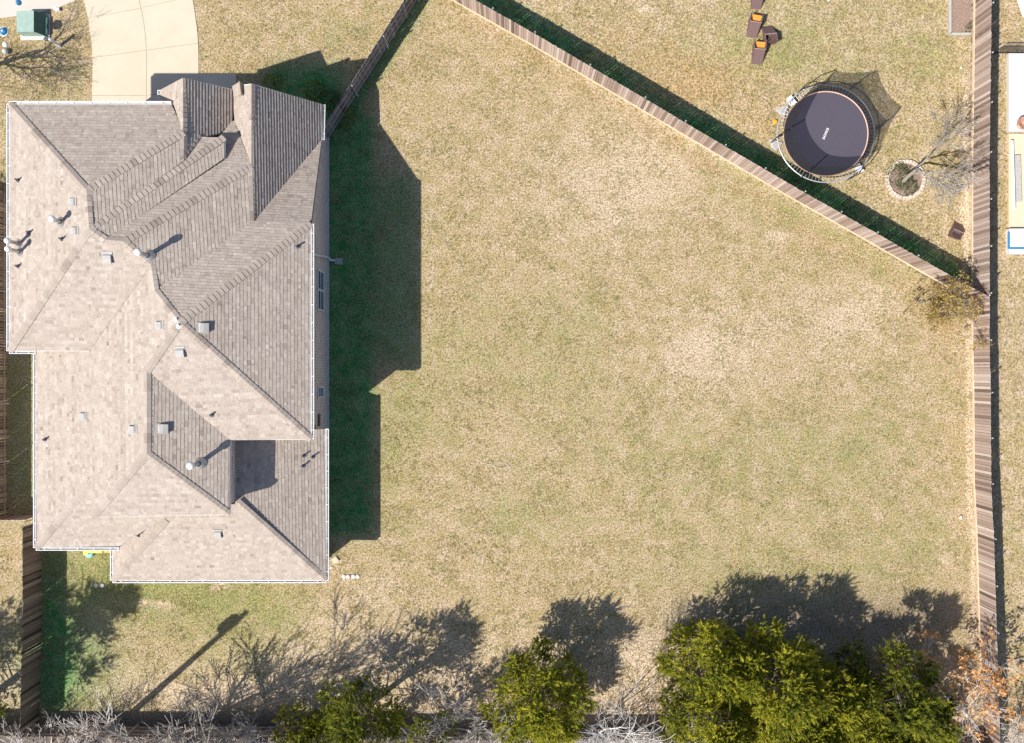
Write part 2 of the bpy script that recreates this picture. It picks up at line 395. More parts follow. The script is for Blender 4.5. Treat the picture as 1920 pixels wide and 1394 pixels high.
joint([(174, 109), (273, 95.3)]); joint([(276, 95), (372, 82)]); joint([(168, 34), (266, 16), ], wd=.012); joint([(268, 15), (366, -8)], wd=.012)
joint([(173, 180), (274, 180)], wd=.014); joint([(276, 179), (300, 177)], wd=.014)
jb.build('driveway_joint_line', M['joint'], kind='structure')

# ------------------------------------------------------------------ house
house = thing('brick_house', 'large two storey brick house with complex tan shingled hip and gable roof beside the driveway', 'house', (-14, 0, 0))
V = {}
def vx(name, px, py, z=None): V[name] = [px, py, z if z is not None else 8.0, z is not None]
vx('nw', 18, 196, 6.1); vx('nc', 322, 196, 6.1); vx('sw', 18, 658, 6.1); vx('w1', 168, 658, 6.1)
vx('a1', 163, 357); vx('a2', 168, 430); vx('a4', 197, 450); vx('a5', 232, 453); vx('b2', 284, 497); vx('b3', 291, 545); vx('ap', 338, 605)
vx('g1v', 344, 249); vx('g1b', 344, 302); vx('n2w', 378, 258, 6.1); vx('c2', 420, 258, 6.1); vx('e2b', 420, 298, 6.1)
vx('g1f', 344, 147, 6.7); vx('g1e', 434, 168, 5.0); vx('g1e2', 434, 229, 5.0); vx('p1', 409, 252)
vx('g1w', 301, 170, 4.85); vx('g1w2', 301, 184, 4.85)
vx('c3', 472, 312, 6.1); vx('c3b', 475.5, 415, 6.1); vx('g3f', 472, 158, 6.1); vx('g3w', 436, 163); vx('g3w2', 440, 228); vx('g3w3', 452, 262)
vx('g3e', 604.5, 197, 3.1); vx('n4c', 603, 263, 3.3); vx('c4', 583, 420, 6.1); vx('s4', 583, 824, 6.1)
vx('r1', 276, 696); vx('r2', 276, 851); vx('e5a', 431, 825, 6.15); vx('e5b', 430, 965, 6.15); vx('us', 174, 970, 6.1); vx('h1', 172, 903, 6.1)
vx('wl', 68, 658, 4.67); vx('wb', 68, 1027, 4.67)
FACES = {
 'Wm': ['nw', 'sw', 'a2', 'a1'], 'N1': ['nw', 'a1', 'g1v', 'nc'], 'Sm': ['sw', 'w1', 'b2', 'a5', 'a4', 'a2'],
 'E1': ['a1', 'a2', 'g1b', 'g1v'], 'N2': ['a2', 'c2', 'n2w', 'g1b'], 'E2': ['a2', 'a4', 'e2b', 'c2'],
 'N3': ['a4', 'a5', 'c3', 'g3w3', 'g3w2', 'g1e2', 'p1', 'e2b'], 'E3': ['a5', 'b2', 'b3', 'c3b', 'c3'],
 'N4': ['b3', 'ap', 'c4', 'c3b'], 'N5': ['c3b', 'c4', 'n4c'], 'E4': ['ap', 's4', 'c4'], 'S4': ['ap', 'r1', 'e5a', 's4'],
 'W1': ['wl', 'wb', 'h1', 'us', 'r2', 'r1', 'ap', 'b3', 'b2', 'w1'], 'US': ['us', 'e5b', 'r2'], 'E5': ['r2', 'e5b', 'e5a', 'r1'],
 'G1E': ['g1f', 'g1v', 'g1b', 'n2w', 'p1', 'g1e2', 'g1e'], 'G1W': ['g1f', 'g1w', 'g1w2', 'nc', 'g1v'],
 'G3W': ['g3f', 'g3w', 'g3w2', 'g3w3', 'c3'], 'G3E': ['g3f', 'c3', 'c3b', 'n4c', 'g3e'],
}
def pos(n): return P(V[n][0], V[n][1], V[n][2])
def fit(pts):
    A = np.array([[p.x, p.y, 1] for p in pts]); z = np.array([p.z for p in pts])
    s, *_ = np.linalg.lstsq(A, z, rcond=None); return s
init = {'a1': 8.1, 'a2': 8.1, 'a4': 8.1, 'a5': 8.15, 'b2': 7.68, 'b3': 7.75, 'ap': 8.3, 'g1v': 6.65, 'g1b': 6.6, 'p1': 5.5, 'g3w': 4.5, 'g3w2': 4.6, 'g3w3': 5.3, 'r1': 7.55, 'r2': 7.5}
for k, z in init.items(): V[k][2] = z
soft = {'g1v', 'g1b'}
for it in range(400):
    acc = {k: [] for k in V}
    for f, vs in FACES.items():
        pl = fit([pos(v) for v in vs])
        for v in vs:
            kx = (V[v][0]-960)/1920; ky = (697-V[v][1])/1920
            z = (pl[2]+CAMH*(pl[0]*kx+pl[1]*ky))/(1+pl[0]*kx+pl[1]*ky); acc[v].append(z)
    for v in V:
        if not V[v][3] and acc[v]:
            t = sum(acc[v])/len(acc[v]); V[v][2] = .6*t + .37*V[v][2] + .03*init[v]
POLY = {f: [pos(v) for v in vs] for f, vs in FACES.items()}
for f, vs in FACES.items():
    pl = fit(POLY[f]); err = max(abs(pl[0]*p.x+pl[1]*p.y+pl[2]-p.z) for p in POLY[f])
    print('ROOF', f, 'slope %.2f err %.2f' % (math.hypot(pl[0], pl[1]), err))
print({k: round(V[k][2], 2) for k in V})
# lower wings, explicit
W = lambda x, y, z: P(x, y, z)
POLY['S1'] = [W(68, 1027, 4.67), W(222, 1027, 4.67), W(306, 968, 4.95), Vector((-13.2, -5.4, 5.75)), Vector((-16.6, -5.0, 5.9)), W(172, 903, 6.08)]
pw2 = fit([W(212, 1027, 3), W(212, 1088, 3), W(312, 976, 4.45)])
def onp(pl, px, py):
    kx = (px-960)/1920; ky = (697-py)/1920; return P(px, py, (pl[2]+CAMH*(pl[0]*kx+pl[1]*ky))/(1+pl[0]*kx+pl[1]*ky))
POLY['W2'] = [W(212, 1027, 3.0), W(212, 1088, 3), W(312, 976, 4.45), onp(pw2, 322, 956), onp(pw2, 270, 956), onp(pw2, 216, 1008)]
hx = W(445, 941, 4.8)
YE = W(611, 805, 3).y
POLY['S2'] = [W(212, 1088, 3), W(611, 1088, 3), hx, Vector((-11.7, -5.6, 4.78)), Vector((-14.4, -5.5, 4.83)), W(308, 968, 4.6), W(312, 976, 4.45)]
POLY['E6'] = [W(611, 1088, 3), W(611, 805, 3), Vector((-11.8, YE, 4.7)), Vector((-11.7, -5.6, 4.72)), hx]
# small front gable in front of the steep one
POLY['G2W'] = [W(449, 154, 5.75), W(436, 162, 4.95), W(438, 183, 4.95), W(452, 178, 5.75)]
POLY['G2E'] = [W(449, 154, 5.75), W(452, 178, 5.75), W(460, 172, 5.3), W(459, 160, 5.2)]

def clip(poly, ax, val, keep_less):
    out = []
    for i in range(len(poly)):
        a, b = poly[i], poly[(i+1) % len(poly)]
        da = (val-a[ax]) if keep_less else (a[ax]-val); db = (val-b[ax]) if keep_less else (b[ax]-val)
        if da >= 0: out.append(a)
        if (da > 0 and db < 0) or (da < 0 and db > 0):
            t = da/(da-db); out.append((a[0]+(b[0]-a[0])*t, a[1]+(b[1]-a[1])*t))
    return out
NORM = {}
def lay_courses(mb, ub, pts, row=.145, thick=.008, seed=0):
    rr = random.Random(seed)
    pl = fit(pts); n = Vector((-pl[0], -pl[1], 1)).normalized()
    dn = Vector((pl[0], pl[1], 0)); s = dn.length; dn.normalize(); dn = -dn
    ev = Vector((dn.x, dn.y, -s)).normalized(); eu = n.cross(ev).normalized()
    o = sum(pts, Vector())/len(pts); o.z = pl[0]*o.x+pl[1]*o.y+pl[2]
    # reference so that v=0 at z=10
    v0 = (10-o.z)/(-ev.z) if abs(ev.z) > 1e-6 else 0
    q = [((p-o).dot(eu), (p-o).dot(ev)+v0) for p in pts]
    base = o - ev*v0
    def up3(u, v, h): return base+eu*u+ev*v+n*h
    i0 = int(math.floor(min(a[1] for a in q)/row)); i1 = int(math.ceil(max(a[1] for a in q)/row))
    for i in range(i0, i1):
        band = clip(clip(q, 1, i*row, False), 1, (i+1)*row, True)
        if len(band) < 3: continue
        u = min(a[0] for a in band); ue = max(a[0] for a in band)
        u -= rr.random()*.3
        rowt = rr.gauss(0, .05)
        while u < ue:
            wd = rr.choice((.09, .12, .16, .2, .26)); piece = clip(clip(band, 0, u, False), 0, u+wd, True); u += wd
            if len(piece) < 3: continue
            lift = thick*(1 + (.7 if rr.random() < .45 else 0) + rr.random()*.2) if thick < .02 else thick*(1+rr.random()*.16)
            t = min(1, max(0, .6+rowt+rr.gauss(0, .11)+(-.2 if rr.random() < .08 else 0)))
            top = [up3(a, b, lift*(b-i*row)/row+.002) for a, b in piece]
            mb.face(top, t)
            for k in range(len(piece)):
                a, b = piece[k], piece[(k+1) % len(piece)]
                if abs(a[1]-(i+1)*row) < 1e-6 and abs(b[1]-(i+1)*row) < 1e-6 and abs(a[0]-b[0]) > 1e-5:
                    mb.face([top[k], up3(a[0], a[1], -.004), up3(b[0], b[1], -.004), top[(k+1) % len(piece)]], t)
    ub.face([p - Vector((0, 0, .17)) for p in pts])
    return n
rb = MB(); ub = MB(); 
for i, (f, pts) in enumerate(POLY.items()):
    NORM[f] = lay_courses(rb, ub, pts, seed=i, thick=.036 if f in ('G1E', 'G3E') else .009)
roof = rb.build('roof', M['shingle'], house)
# underlay: triangulated, watertight between shared vertices
me = roof.data
uo = ub.build('roof_deck', M['underlay'], roof)
bm = bmesh.new(); bm.from_mesh(uo.data); bmesh.ops.triangulate(bm, faces=bm.faces[:]); bm.to_mesh(uo.data); bm.free()

# ridge and hip caps
cb = MB()
def cap_run(a, b, fa, fb, half=.15):
    d = b-a; L = d.length
    if L < .3: return
    d.normalize()
    na, nb = NORM[fa], NORM[fb]
    ca = sum(POLY[fa], Vector())/len(POLY[fa]); mid = (a+b)/2
    ta = na.cross(d); ta = ta if ta.dot(ca-mid) > 0 else -ta
    cb_ = sum(POLY[fb], Vector())/len(POLY[fb])
    tb = nb.cross(d); tb = tb if tb.dot(cb_-mid) > 0 else -tb
    lo, hi = (a, b) if a.z < b.z else (b, a); d = (hi-lo).normalized()
    n = int(L/.2); st = L/max(n, 1)
    nn = (na+nb).normalized()
    t = .5
    for i in range(n):
        t = min(.85, max(.2, R.gauss(.5, .14))) if R.random() < .7 else t
        p0 = lo+d*(i*st-.0); p1 = lo+d*((i+1)*st+.02)
        l0, l1 = .06, .032
        for tt, nm in ((ta, na), (tb, nb)):
            A = [p0+nn*l0, p1+nn*l1, p1+tt*half+nm*l1*.8, p0+tt*half+nm*l0*.8]
            cb.face(A, t)
            cb.face([A[0], A[3], A[3]-nm*.03, A[0]-nn*.03], t); cb.face([A[3], A[2], A[2]-nm*.04, A[3]-nm*.05], t)
edges = {}
for f, vs in FACES.items():
    for i in range(len(vs)):
        edges.setdefault(frozenset((vs[i], vs[(i+1) % len(vs)])), []).append(f)
for e, fl in edges.items():
    if len(fl) != 2: continue
    a, b = [pos(x) for x in e]; fa, fb = fl
    ca = sum(POLY[fa], Vector())/len(POLY[fa]); mid = (a+b)/2
    if {fa, fb} == {'N4', 'N5'}: continue
    if NORM[fb].dot(ca-mid) < -.05: cap_run(a, b, fa, fb)       # convex
cap_run(W(68, 1027, 4.67), W(172, 903, 6.08), 'W1', 'S1'); cap_run(W(212, 1088, 3), W(312, 976, 4.45), 'W2', 'S2'); cap_run(W(611, 1088, 3), hx, 'S2', 'E6')
cap_run(W(449, 154, 5.75), W(452, 178, 5.75), 'G2W', 'G2E')
cb.build('ridge_cap', M['shingle'], roof)

# walls: closed brick shell under the eaves
wb = MB()
def wallrun(p, q, z0, zp, zq):
    wb.face([Vector((p[0], p[1], z0)), Vector((q[0], q[1], z0)), Vector((q[0], q[1], zq)), Vector((p[0], p[1], zp))])
XE = -8.62
sy = W(583, 824, 6.1).y
yc4 = W(583, 420, 6.1).y; n4 = pos('n4c')
wallrun((XE, -8.75), (XE, sy+.02), -.5, 3.15, 3.15)
wallrun((XE, sy+.0), (XE, W(611, 805, 3).y+.0), -.5, 3.15, 3.15)
wallrun((XE, sy+.45), (XE, yc4), 3.0, 6.06, 6.12); wallrun((XE, W(611, 805, 3).y), (XE, yc4), -.5, 3.05, 3.05)
wallrun((XE, yc4), (XE, n4.y), -.5, 5.9, 3.1); wallrun((XE, n4.y), (XE, 11.35), -.5, 3.1, 3.1)
wallrun((XE, 11.35), (-10.5, 11.35), -.5, 3.1, 5.5); wallrun((-10.5, 11.35), (-11.7, 11.35), -.5, 5.5, 4.4)
wallrun((-11.9, 11.4), (-13.2, 11.4), -.5, 4.8, 6.2); wallrun((-13.2, 11.4), (-14.6, 11.4), -.5, 6.2, 4.6)
wallrun((-14.6, 11.4), (-14.6, 10.45), -.5, 4.6, 4.6); wallrun((-14.3, 10.45), (-20.1, 10.45), -.5, 6.05, 6.05)
wallrun((-20.1, 10.45), (-20.1, 1.3), -.5, 6.05, 6.05); wallrun((-20.1, 1.3), (-17.0, 1.3), -.5, 6.05, 6.05)
wallrun((-19.7, 1.3), (-19.7, -7.0), -.5, 4.75, 4.75); wallrun((-19.7, -7.0), (-16.0, -7.0), -.5, 4.7, 4.7)
wallrun((-17.1, -7.0), (-17.1, -8.75), -.5, 3.2, 3.2); wallrun((-17.1, -8.75), (XE, -8.75), -.5, 3.2, 3.2)
wallrun((XE+.02, sy+.4), (-11.7, sy+.4), 3.0, 6.05, 6.05); wallrun((-11.7, sy+.4), (-11.7, -5.5), 3.2, 6.1, 6.1); wallrun((-11.7, -5.5), (-17.0, -5.5), 3.2, 6.05, 6.05); wallrun((-17.0, -5.5), (-17.0, -4.6), 4.5, 5.9, 5.9)
wb.build('brick_wall', M['brick'], house)
# foundation strip
fb = MB(); fb.box((XE+.02, 1.3, .1), (.06, 20.1, .22)); fb.build('foundation', M['coping'], house)
# soffits and fascia
sb = MB()
sb.box((-8.43, (sy+.1+yc4)/2, 6.0), (.42, yc4-sy-.1, .03)); sb.box((-8.42, (-9.0+W(611, 805, 3).y)/2, 2.9), (.42, W(611, 805, 3).y+9.0, .03))
for (p, q) in (((18, 196, 6.1), (322, 196, 6.1)), ((18, 196, 6.1), (18, 658, 6.1)), ((18, 658, 6.1), (168, 658, 6.1)), ((583, 420, 6.1), (583, 824, 6.1)), ((583, 824, 6.1), (431, 825, 6.15)),
               ((431, 825, 6.15), (430, 965, 6.15)), ((430, 965, 6.15), (174, 970, 6.1)), ((174, 970, 6.1), (172, 903, 6.1)), ((68, 658, 4.67), (68, 1027, 4.67)), ((68, 1027, 4.67), (222, 1027, 4.67)), ((212, 1027, 3), (212, 1088, 3)), ((212, 1088, 3), (611, 1088, 3)),
               ((611, 1088, 3), (611, 805, 3)), ((604.5, 197, 3.1), (603, 263, 3.3)), ((301, 170, 4.85), (301, 184, 4.85)), ((420, 258, 6.1), (420, 298, 6.1)), ((420, 258, 6.1), (378, 258, 6.15)),
               ((472, 158, 6.1), (604.5, 197, 3.1)), ((472, 158, 6.1), (436, 163, V['g3w'][2])), ((344, 147, 6.7), (434, 168, 5.0)), ((344, 147, 6.7), (301, 170, 4.85)), ((434, 168, V['g1e'][2]), (434, 229, V['g1e2'][2]))):
    a, b = W(*p), W(*q); d = Vector((0, 0, .11)); sb.beam(a-d, b-d, .03, .17)
sb.build('fascia', M['white'], house)
# gutters
def gutter(p, q, side):
    a, b = W(*p), W(*q); d = (b-a).normalized(); o = Vector(side)
    gm = MB(); dz = Vector((0, 0, 1))
    gm.beam(a+o*.115-dz*.045, b+o*.115-dz*.045, .022, .12); gm.beam(a+o*.012-dz*.04, b+o*.012-dz*.04, .02, .11)
    L = (b-a).length; k = int(L/.75)
    for i in range(k+1):
        c = a+d*(L*(i+.5)/(k+1)); gm.beam(c+o*.01, c+o*.115, .02, .02)
    gm.m = 1; gm.beam(a+o*.065-dz*.1, b+o*.065-dz*.1, .10, .02); gm.m = 0
    for e in (a, b): gm.beam(e+o*.0-dz*.05, e+o*.126-dz*.05, .03, .125)
    gm.build('gutter', [M['white'], M['gutter_in']], house)
gutter((18, 196, 6.1), (320, 196, 6.1), (0, 1, 0)); gutter((18, 196, 6.1), (18, 658, 6.1), (-1, 0, 0)); gutter((18, 658, 6.1), (66, 658, 6.1), (0, -1, 0))
gutter((583, 421, 6.1), (583, 823, 6.1), (1, 0, 0)); gutter((68, 661, 4.67), (68, 1027, 4.67), (-1, 0, 0)); gutter((68, 1027, 4.67), (222, 1027, 4.67), (0, -1, 0))
gutter((212, 1030, 3), (212, 1088, 3), (-1, 0, 0)); gutter((212, 1088, 3), (611, 1088, 3), (0, -1, 0)); gutter((611, 805, 3), (611, 1088, 3), (1, 0, 0))
gutter((604.5, 197, 3.1), (603, 262, 3.2), (1, 0, 0)); gutter((301, 170, 4.85), (301, 184, 4.85), (-1, 0, 0))
# downspout on the shaded side wall
dm = MB(); zt = 5.9; yb = W(617, 488, .2).y; ytp = W(583, 470, 6).y
dm.tube([(XE+.5, ytp, 5.95), (XE+.42, ytp, 5.75), (XE+.09, ytp-.05, 5.5), (XE+.09, yb+.1, .35), (XE+.14, yb, .16), (XE+.32, yb, .1)], .045, 8)
dm.build('downspout', M['white'], house)
tag(slab('splash_block', [(XE+.32, yb-.16), (XE+.68, yb-.20), (XE+.68, yb+.12), (XE+.32, yb+.1)], 0, .07, M['ventgrey']), 'grey splash block under the downspout on the shaded side wall', 'splash block')
# windows in the side wall
def window(y0, y1, z0, z1, mull):
    yc = (y0+y1)/2; wd = y1-y0; h = z1-z0; zc = (z0+z1)/2
    wm = MB(); wm.box((XE+.012, yc, zc), (.02, wd, h)); f = wm.build('window', M['window'], house)
    fm = MB(); x = XE+.04
    for y in [y0, y1]+mull: fm.box((x, y, zc), (.05, .07, h+.07))
    for z in [z0, z1]: fm.box((x, yc, z), (.046, wd, .07))
    if h > 1: fm.box((x-.002, yc, zc), (.04, wd, .05))
    fm.build('window_frame', M['white'], f)
yy = lambda py, z: W(600, py, z).y
window(yy(582, 2), yy(509, 2), 1.35, 2.75, [yy(545, 2)]); window(yy(745, 2), yy(726, 2), 1.45, 2.6, [])
vm = MB()
for i in range(9): vm.box((XE+.02, yy(778+2.6*i, 2.5), 2.35), (.03, .035, .55))
vm.build('wall_vent', M['black'], house)

# roof furniture
def roof_z(px, py):
    best = None
    kx = (px-960)/1920; ky = (697-py)/1920
    for f, pts in POLY.items():
        pl = fit(pts); z = (pl[2]+CAMH*(pl[0]*kx+pl[1]*ky))/(1+pl[0]*kx+pl[1]*ky)
        q = P(px, py, z); ins = False; n = len(pts)
        for i in range(n):
            a, b = pts[i], pts[(i+1) % n]
            if (a.y > q.y) != (b.y > q.y) and q.x < (b.x-a.x)*(q.y-a.y)/(b.y-a.y)+a.x: ins = not ins
        if ins and (best is None or z > best[0]): best = (z, f)
    return best if best else (7, 'Wm')
def box_vent(px, py, sc_=1.0, mat='ventgrey', wy=.36, wx=.36):
    z, f = roof_z(px, py); c = P(px, py, z); n = NORM[f]
    dn = Vector((n.x, n.y, 0)).normalized(); ev = (dn - n*dn.dot(n)).normalized(); eu = n.cross(ev)
    m = MB(); hw, hl = .14*sc_, .15*sc_; t = .13*sc_
    def q(u, v, h): return c+eu*u+ev*v+n*h
    m.face([q(-hw*1.3, -hl*1.5, .035), q(hw*1.3, -hl*1.5, .035), q(hw*1.3, hl*1.2, .035), q(-hw*1.3, hl*1.2, .035)][::1])
    pr = [(-hl, .05), (-hl*.7, t*.75), (0, t), (hl, t*1.05), (hl*1.12, t*.6)]
    for (v0, h0), (v1, h1) in zip(pr[:-1], pr[1:]):
        m.face([q(-hw, v0, h0), q(hw, v0, h0), q(hw, v1, h1), q(-hw, v1, h1)])
    for s in (-1, 1):
        m.face([q(s*hw, v, h) for v, h in pr]+[q(s*hw, hl, .04)])
    o = m.build('vent_box', M[mat], roof)
    m2 = MB(); m2.face([q(-hw*.95, hl*1.0, .04), q(hw*.95, hl*1.0, .04), q(hw*.95, hl*1.0, t*.98), q(-hw*.95, hl*1.0, t*.98)])
    m2.build('vent_opening', M['black'], o)
for p in ((137, 380, 1.0), (141, 434, 1.0), (202, 484, 1.15), (300, 611, 1.0), (338, 661, 1.15), (381, 615, 1.25), (305, 804, 1.25), (250, 806, 1.0), (157, 781, .9), (409, 1001, 1.0)):
    box_vent(*p)
def flue(bx, by, h, r=.11):
    z, f = roof_z(bx, by); c = P(bx, by, z-.05)
    m = MB(); m.lathe(c, [(r*2.4, -.12), (r*1.9, .06), (r*1.25, .16), (r*.95, .2)], 16); 
    m.lathe(c, [(r*.72, .15), (r*.72, h-.18)], 14)
    o = m.build('flue_pipe', M['flue'], roof, True)
    k = MB(); k.lathe(c, [(r*.8, h-.2), (r*1.15, h-.17), (r*1.15, h-.03), (r*.9, h+.03), (0, h+.05)], 18); k.build('flue_cap', M['whiteplas'], o, True)
flue(116, 417, .95); flue(279, 480, 1.25, .12); flue(374, 869, 1.25, .13); flue(38, 458, 1.15, .10); flue(39, 473, 1.15, .10)
def pipe(bx, by, h=.35, r=.04, mat='lead'):
    z, f = roof_z(bx, by); c = P(bx, by, z-.05); n = NORM[f]
    m = MB(); m.tube([c, c+Vector((0, 0, h))], r, 10)
    m.tube([c-n*.02, c+n*.09], [r*2.6, r*2.0], 10); m.build('vent_pipe', M[mat], roof)
for p in ((36, 339), (36, 500), (118, 449), (87, 824), (398, 778), (558, 463), (569, 855), (586, 857), (568, 874), (57, 437)): pipe(*p)
pipe(332, 600, .2, .05, 'whiteplas'); pipe(336, 611, .2, .05, 'whiteplas')

# ------------------------------------------------------------------ fences
def fence(name, label, pts, h, pick, wood, side=1, metal=True, postd=2.4, base=0, drop=0, board=False, zoff=None, pw=.132, group=None, jit=.02, lean=0):
    """pts: world xy polyline; rails and posts stand on the side given by 'side' (left of direction = +1)"""
    c = Vector((pts[0][0], pts[0][1], 0)); t = thing(name, label, 'fence', c, group)
    pk = MB(); rl = [MB() for _ in range(3)]; 
    carry = 0; rr = random.Random(name+str(len(pts))+str(round(pts[0][0], 1)))
    for a, b in zip(pts[:-1], pts[1:]):
        a = Vector((a[0], a[1], 0)); b = Vector((b[0], b[1], 0)); d = b-a; L = d.length; d.normalize(); nrm = Vector((-d.y, d.x, 0))*side
        n = max(1, int(L/pw)); st = L/n; ang = math.atan2(d.y, d.x)
        for i in range(n):
            gap = rr.choice((.006, .007, .008, .010, .013)) + (.022 if rr.random() < .05 else 0)
            cpos = a+d*((i+.5)*st); hh = h+rr.gauss(0, jit*.6)
            tt = min(1, max(0, rr.gauss(.58, .25)))
            q = MB
            pk.box(cpos+Vector((0, 0, hh/2-drop/2))+nrm*rr.gauss(0, .004), (st-gap, .018, hh+drop), ang+(.10 if i % 2 else -.10)+rr.gauss(0, .07), min(1, max(0, tt+(.1 if i % 2 else -.12))))
            # dog-ear tip catches the light
        for k, z in enumerate((.28, h*.52, h-.22)):
            rl[k].beam(a+nrm*.03+Vector((0, 0, z)), b+nrm*.03+Vector((0, 0, z)), .04, .085)
        n = max(1, round(L/postd))
        for i in range(n+1):
            if i == 0 and a != Vector((pts[0][0], pts[0][1], 0)): continue
            c0 = a+d*(L*i/n)+nrm*.085
            pm = MB()
            if metal:
                pm.tube([c0+Vector((0, 0, -drop-.2)), c0+Vector((0, 0, h+.02))], .03, 10); pm.lathe(c0+Vector((0, 0, h+.02)), [(.038, -.03), (.036, .015), (.0, .04)], 10)
                pm.build('post', M['steel'], t, True)
            else:
                pm.box(c0+Vector((0, 0, h/2-drop/2)), (.09, .09, h+drop), ang); pm.build('post', M['woodrail'], t)
        if board:
            bm_ = MB(); bm_.beam(a-nrm*.035+Vector((0, 0, .05)), b-nrm*.035+Vector((0, 0, .05)), .04, .16); bm_.build('kick_board', M['woodnew'], t)
    pk.build('pickets', M[wood], t)
    for m in rl: m.build('rail', M['woodrail'], t)
    return t
xy = lambda *pp: [P(x, y)[:2] for x, y in pp]
fence('picket_fence', 'tall weathered picket fence running diagonally between the two back lawns', xy((770, -45), (848, 0), (1000, 86), (1200, 204), (1345, 290), (1489, 374), (1620, 448), (1767, 532), (1822, 562)), 1.72, 0, 'wood', side=1, board=True, drop=.45)
fence('picket_fence', 'long straight picket fence along the right side of the lawn', [(p.x, p.y) for p in FPTS], 1.72, 0, 'wood', side=1, board=True, drop=.75)
fence('picket_fence', 'shaded fence seen from its rail side, from the house corner to the top edge', xy((611, 268), (782, 0), (815, -52)), 1.75, 0, 'woodshade', side=-1, metal=True)
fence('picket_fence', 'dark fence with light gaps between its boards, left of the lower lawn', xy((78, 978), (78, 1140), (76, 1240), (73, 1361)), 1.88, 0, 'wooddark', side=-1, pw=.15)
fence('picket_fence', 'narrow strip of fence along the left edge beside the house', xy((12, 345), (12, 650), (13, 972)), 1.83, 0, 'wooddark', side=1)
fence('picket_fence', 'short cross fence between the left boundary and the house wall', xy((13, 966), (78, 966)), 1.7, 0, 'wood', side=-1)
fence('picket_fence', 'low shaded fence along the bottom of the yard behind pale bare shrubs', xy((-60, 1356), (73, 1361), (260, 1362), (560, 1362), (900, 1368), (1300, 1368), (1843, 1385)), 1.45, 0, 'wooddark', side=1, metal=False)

# ------------------------------------------------------------------ trees
def rvec(rr, s=1): return Vector((rr.gauss(0, s), rr.gauss(0, s), rr.gauss(0, s)))
def grow(mb, tw, p, d, L, r, depth, rr, ends, upb=.12, spread=.6, kids=(2, 3), tint=None, minr=.006, crook=.16):
    n = 4; pts = [p]; rs = [r]; dd = d.normalized()
    for i in range(n):
        dd = (dd + rvec(rr, crook) + Vector((0, 0, upb*.5))).normalized()
        p = p + dd*(L/n); pts.append(p); rs.append(max(minr, r*(1-.42*(i+1)/n)))
    m = mb if r > .035 else tw
    m.tube(pts, rs, 7 if r > .05 else (5 if r > .02 else 3), tint if tint is not None else rr.random(), cap=False)
    if depth == 0: ends.append((p, dd)); return
    for k in range(rr.randint(*kids)+(1 if rr.random() < .4 else 0)):
        j = rr.randint(2, n); q = pts[j]
        nd = (dd + rvec(rr, spread) + Vector((0, 0, upb))).normalized()
        grow(mb, tw, q, nd, L*rr.uniform(.58, .85), rs[j]*rr.uniform(.5, .72), depth-1, rr, ends, upb, spread, kids, tint, minr, crook)
    grow(mb, tw, p, (dd+rvec(rr, .15)).normalized(), L*.75, rs[-1]*.9, depth-1, rr, ends, upb, spread, kids, tint, minr, crook)
def leaf(mb, c, s, rr, tint, d=None):
    a = rvec(rr).normalized() if d is None else d; b = a.cross(rvec(rr)).normalized()
    mb.face([c, c+a*s*.5+b*s*.28, c+a*s, c+a*s*.5-b*s*.28], tint)
def bare_tree(name, label, base, d, L, r, depth, seed, bark, twig=None, group=None, leaves=None, nleaf=0, lsize=.07, cat='tree', **kw):
    rr = random.Random(seed); t = thing(name, label, cat, base, group)
    mb, tw, ends = MB(), MB(), []
    grow(mb, tw, Vector(base)-Vector((0, 0, .1)), Vector(d), L, r, depth, rr, ends, **kw)
    if mb.f: mb.build('trunk', M[bark], t, True)
    tw.build('crown', M[twig or bark], t)
    if leaves:
        lm = MB()
        for p, dd in ends:
            for k in range(nleaf): leaf(lm, p+rvec(rr, .07), lsize*rr.uniform(.6, 1.4), rr, rr.random())
        lm.build('leaves', M[leaves], t)
    return t
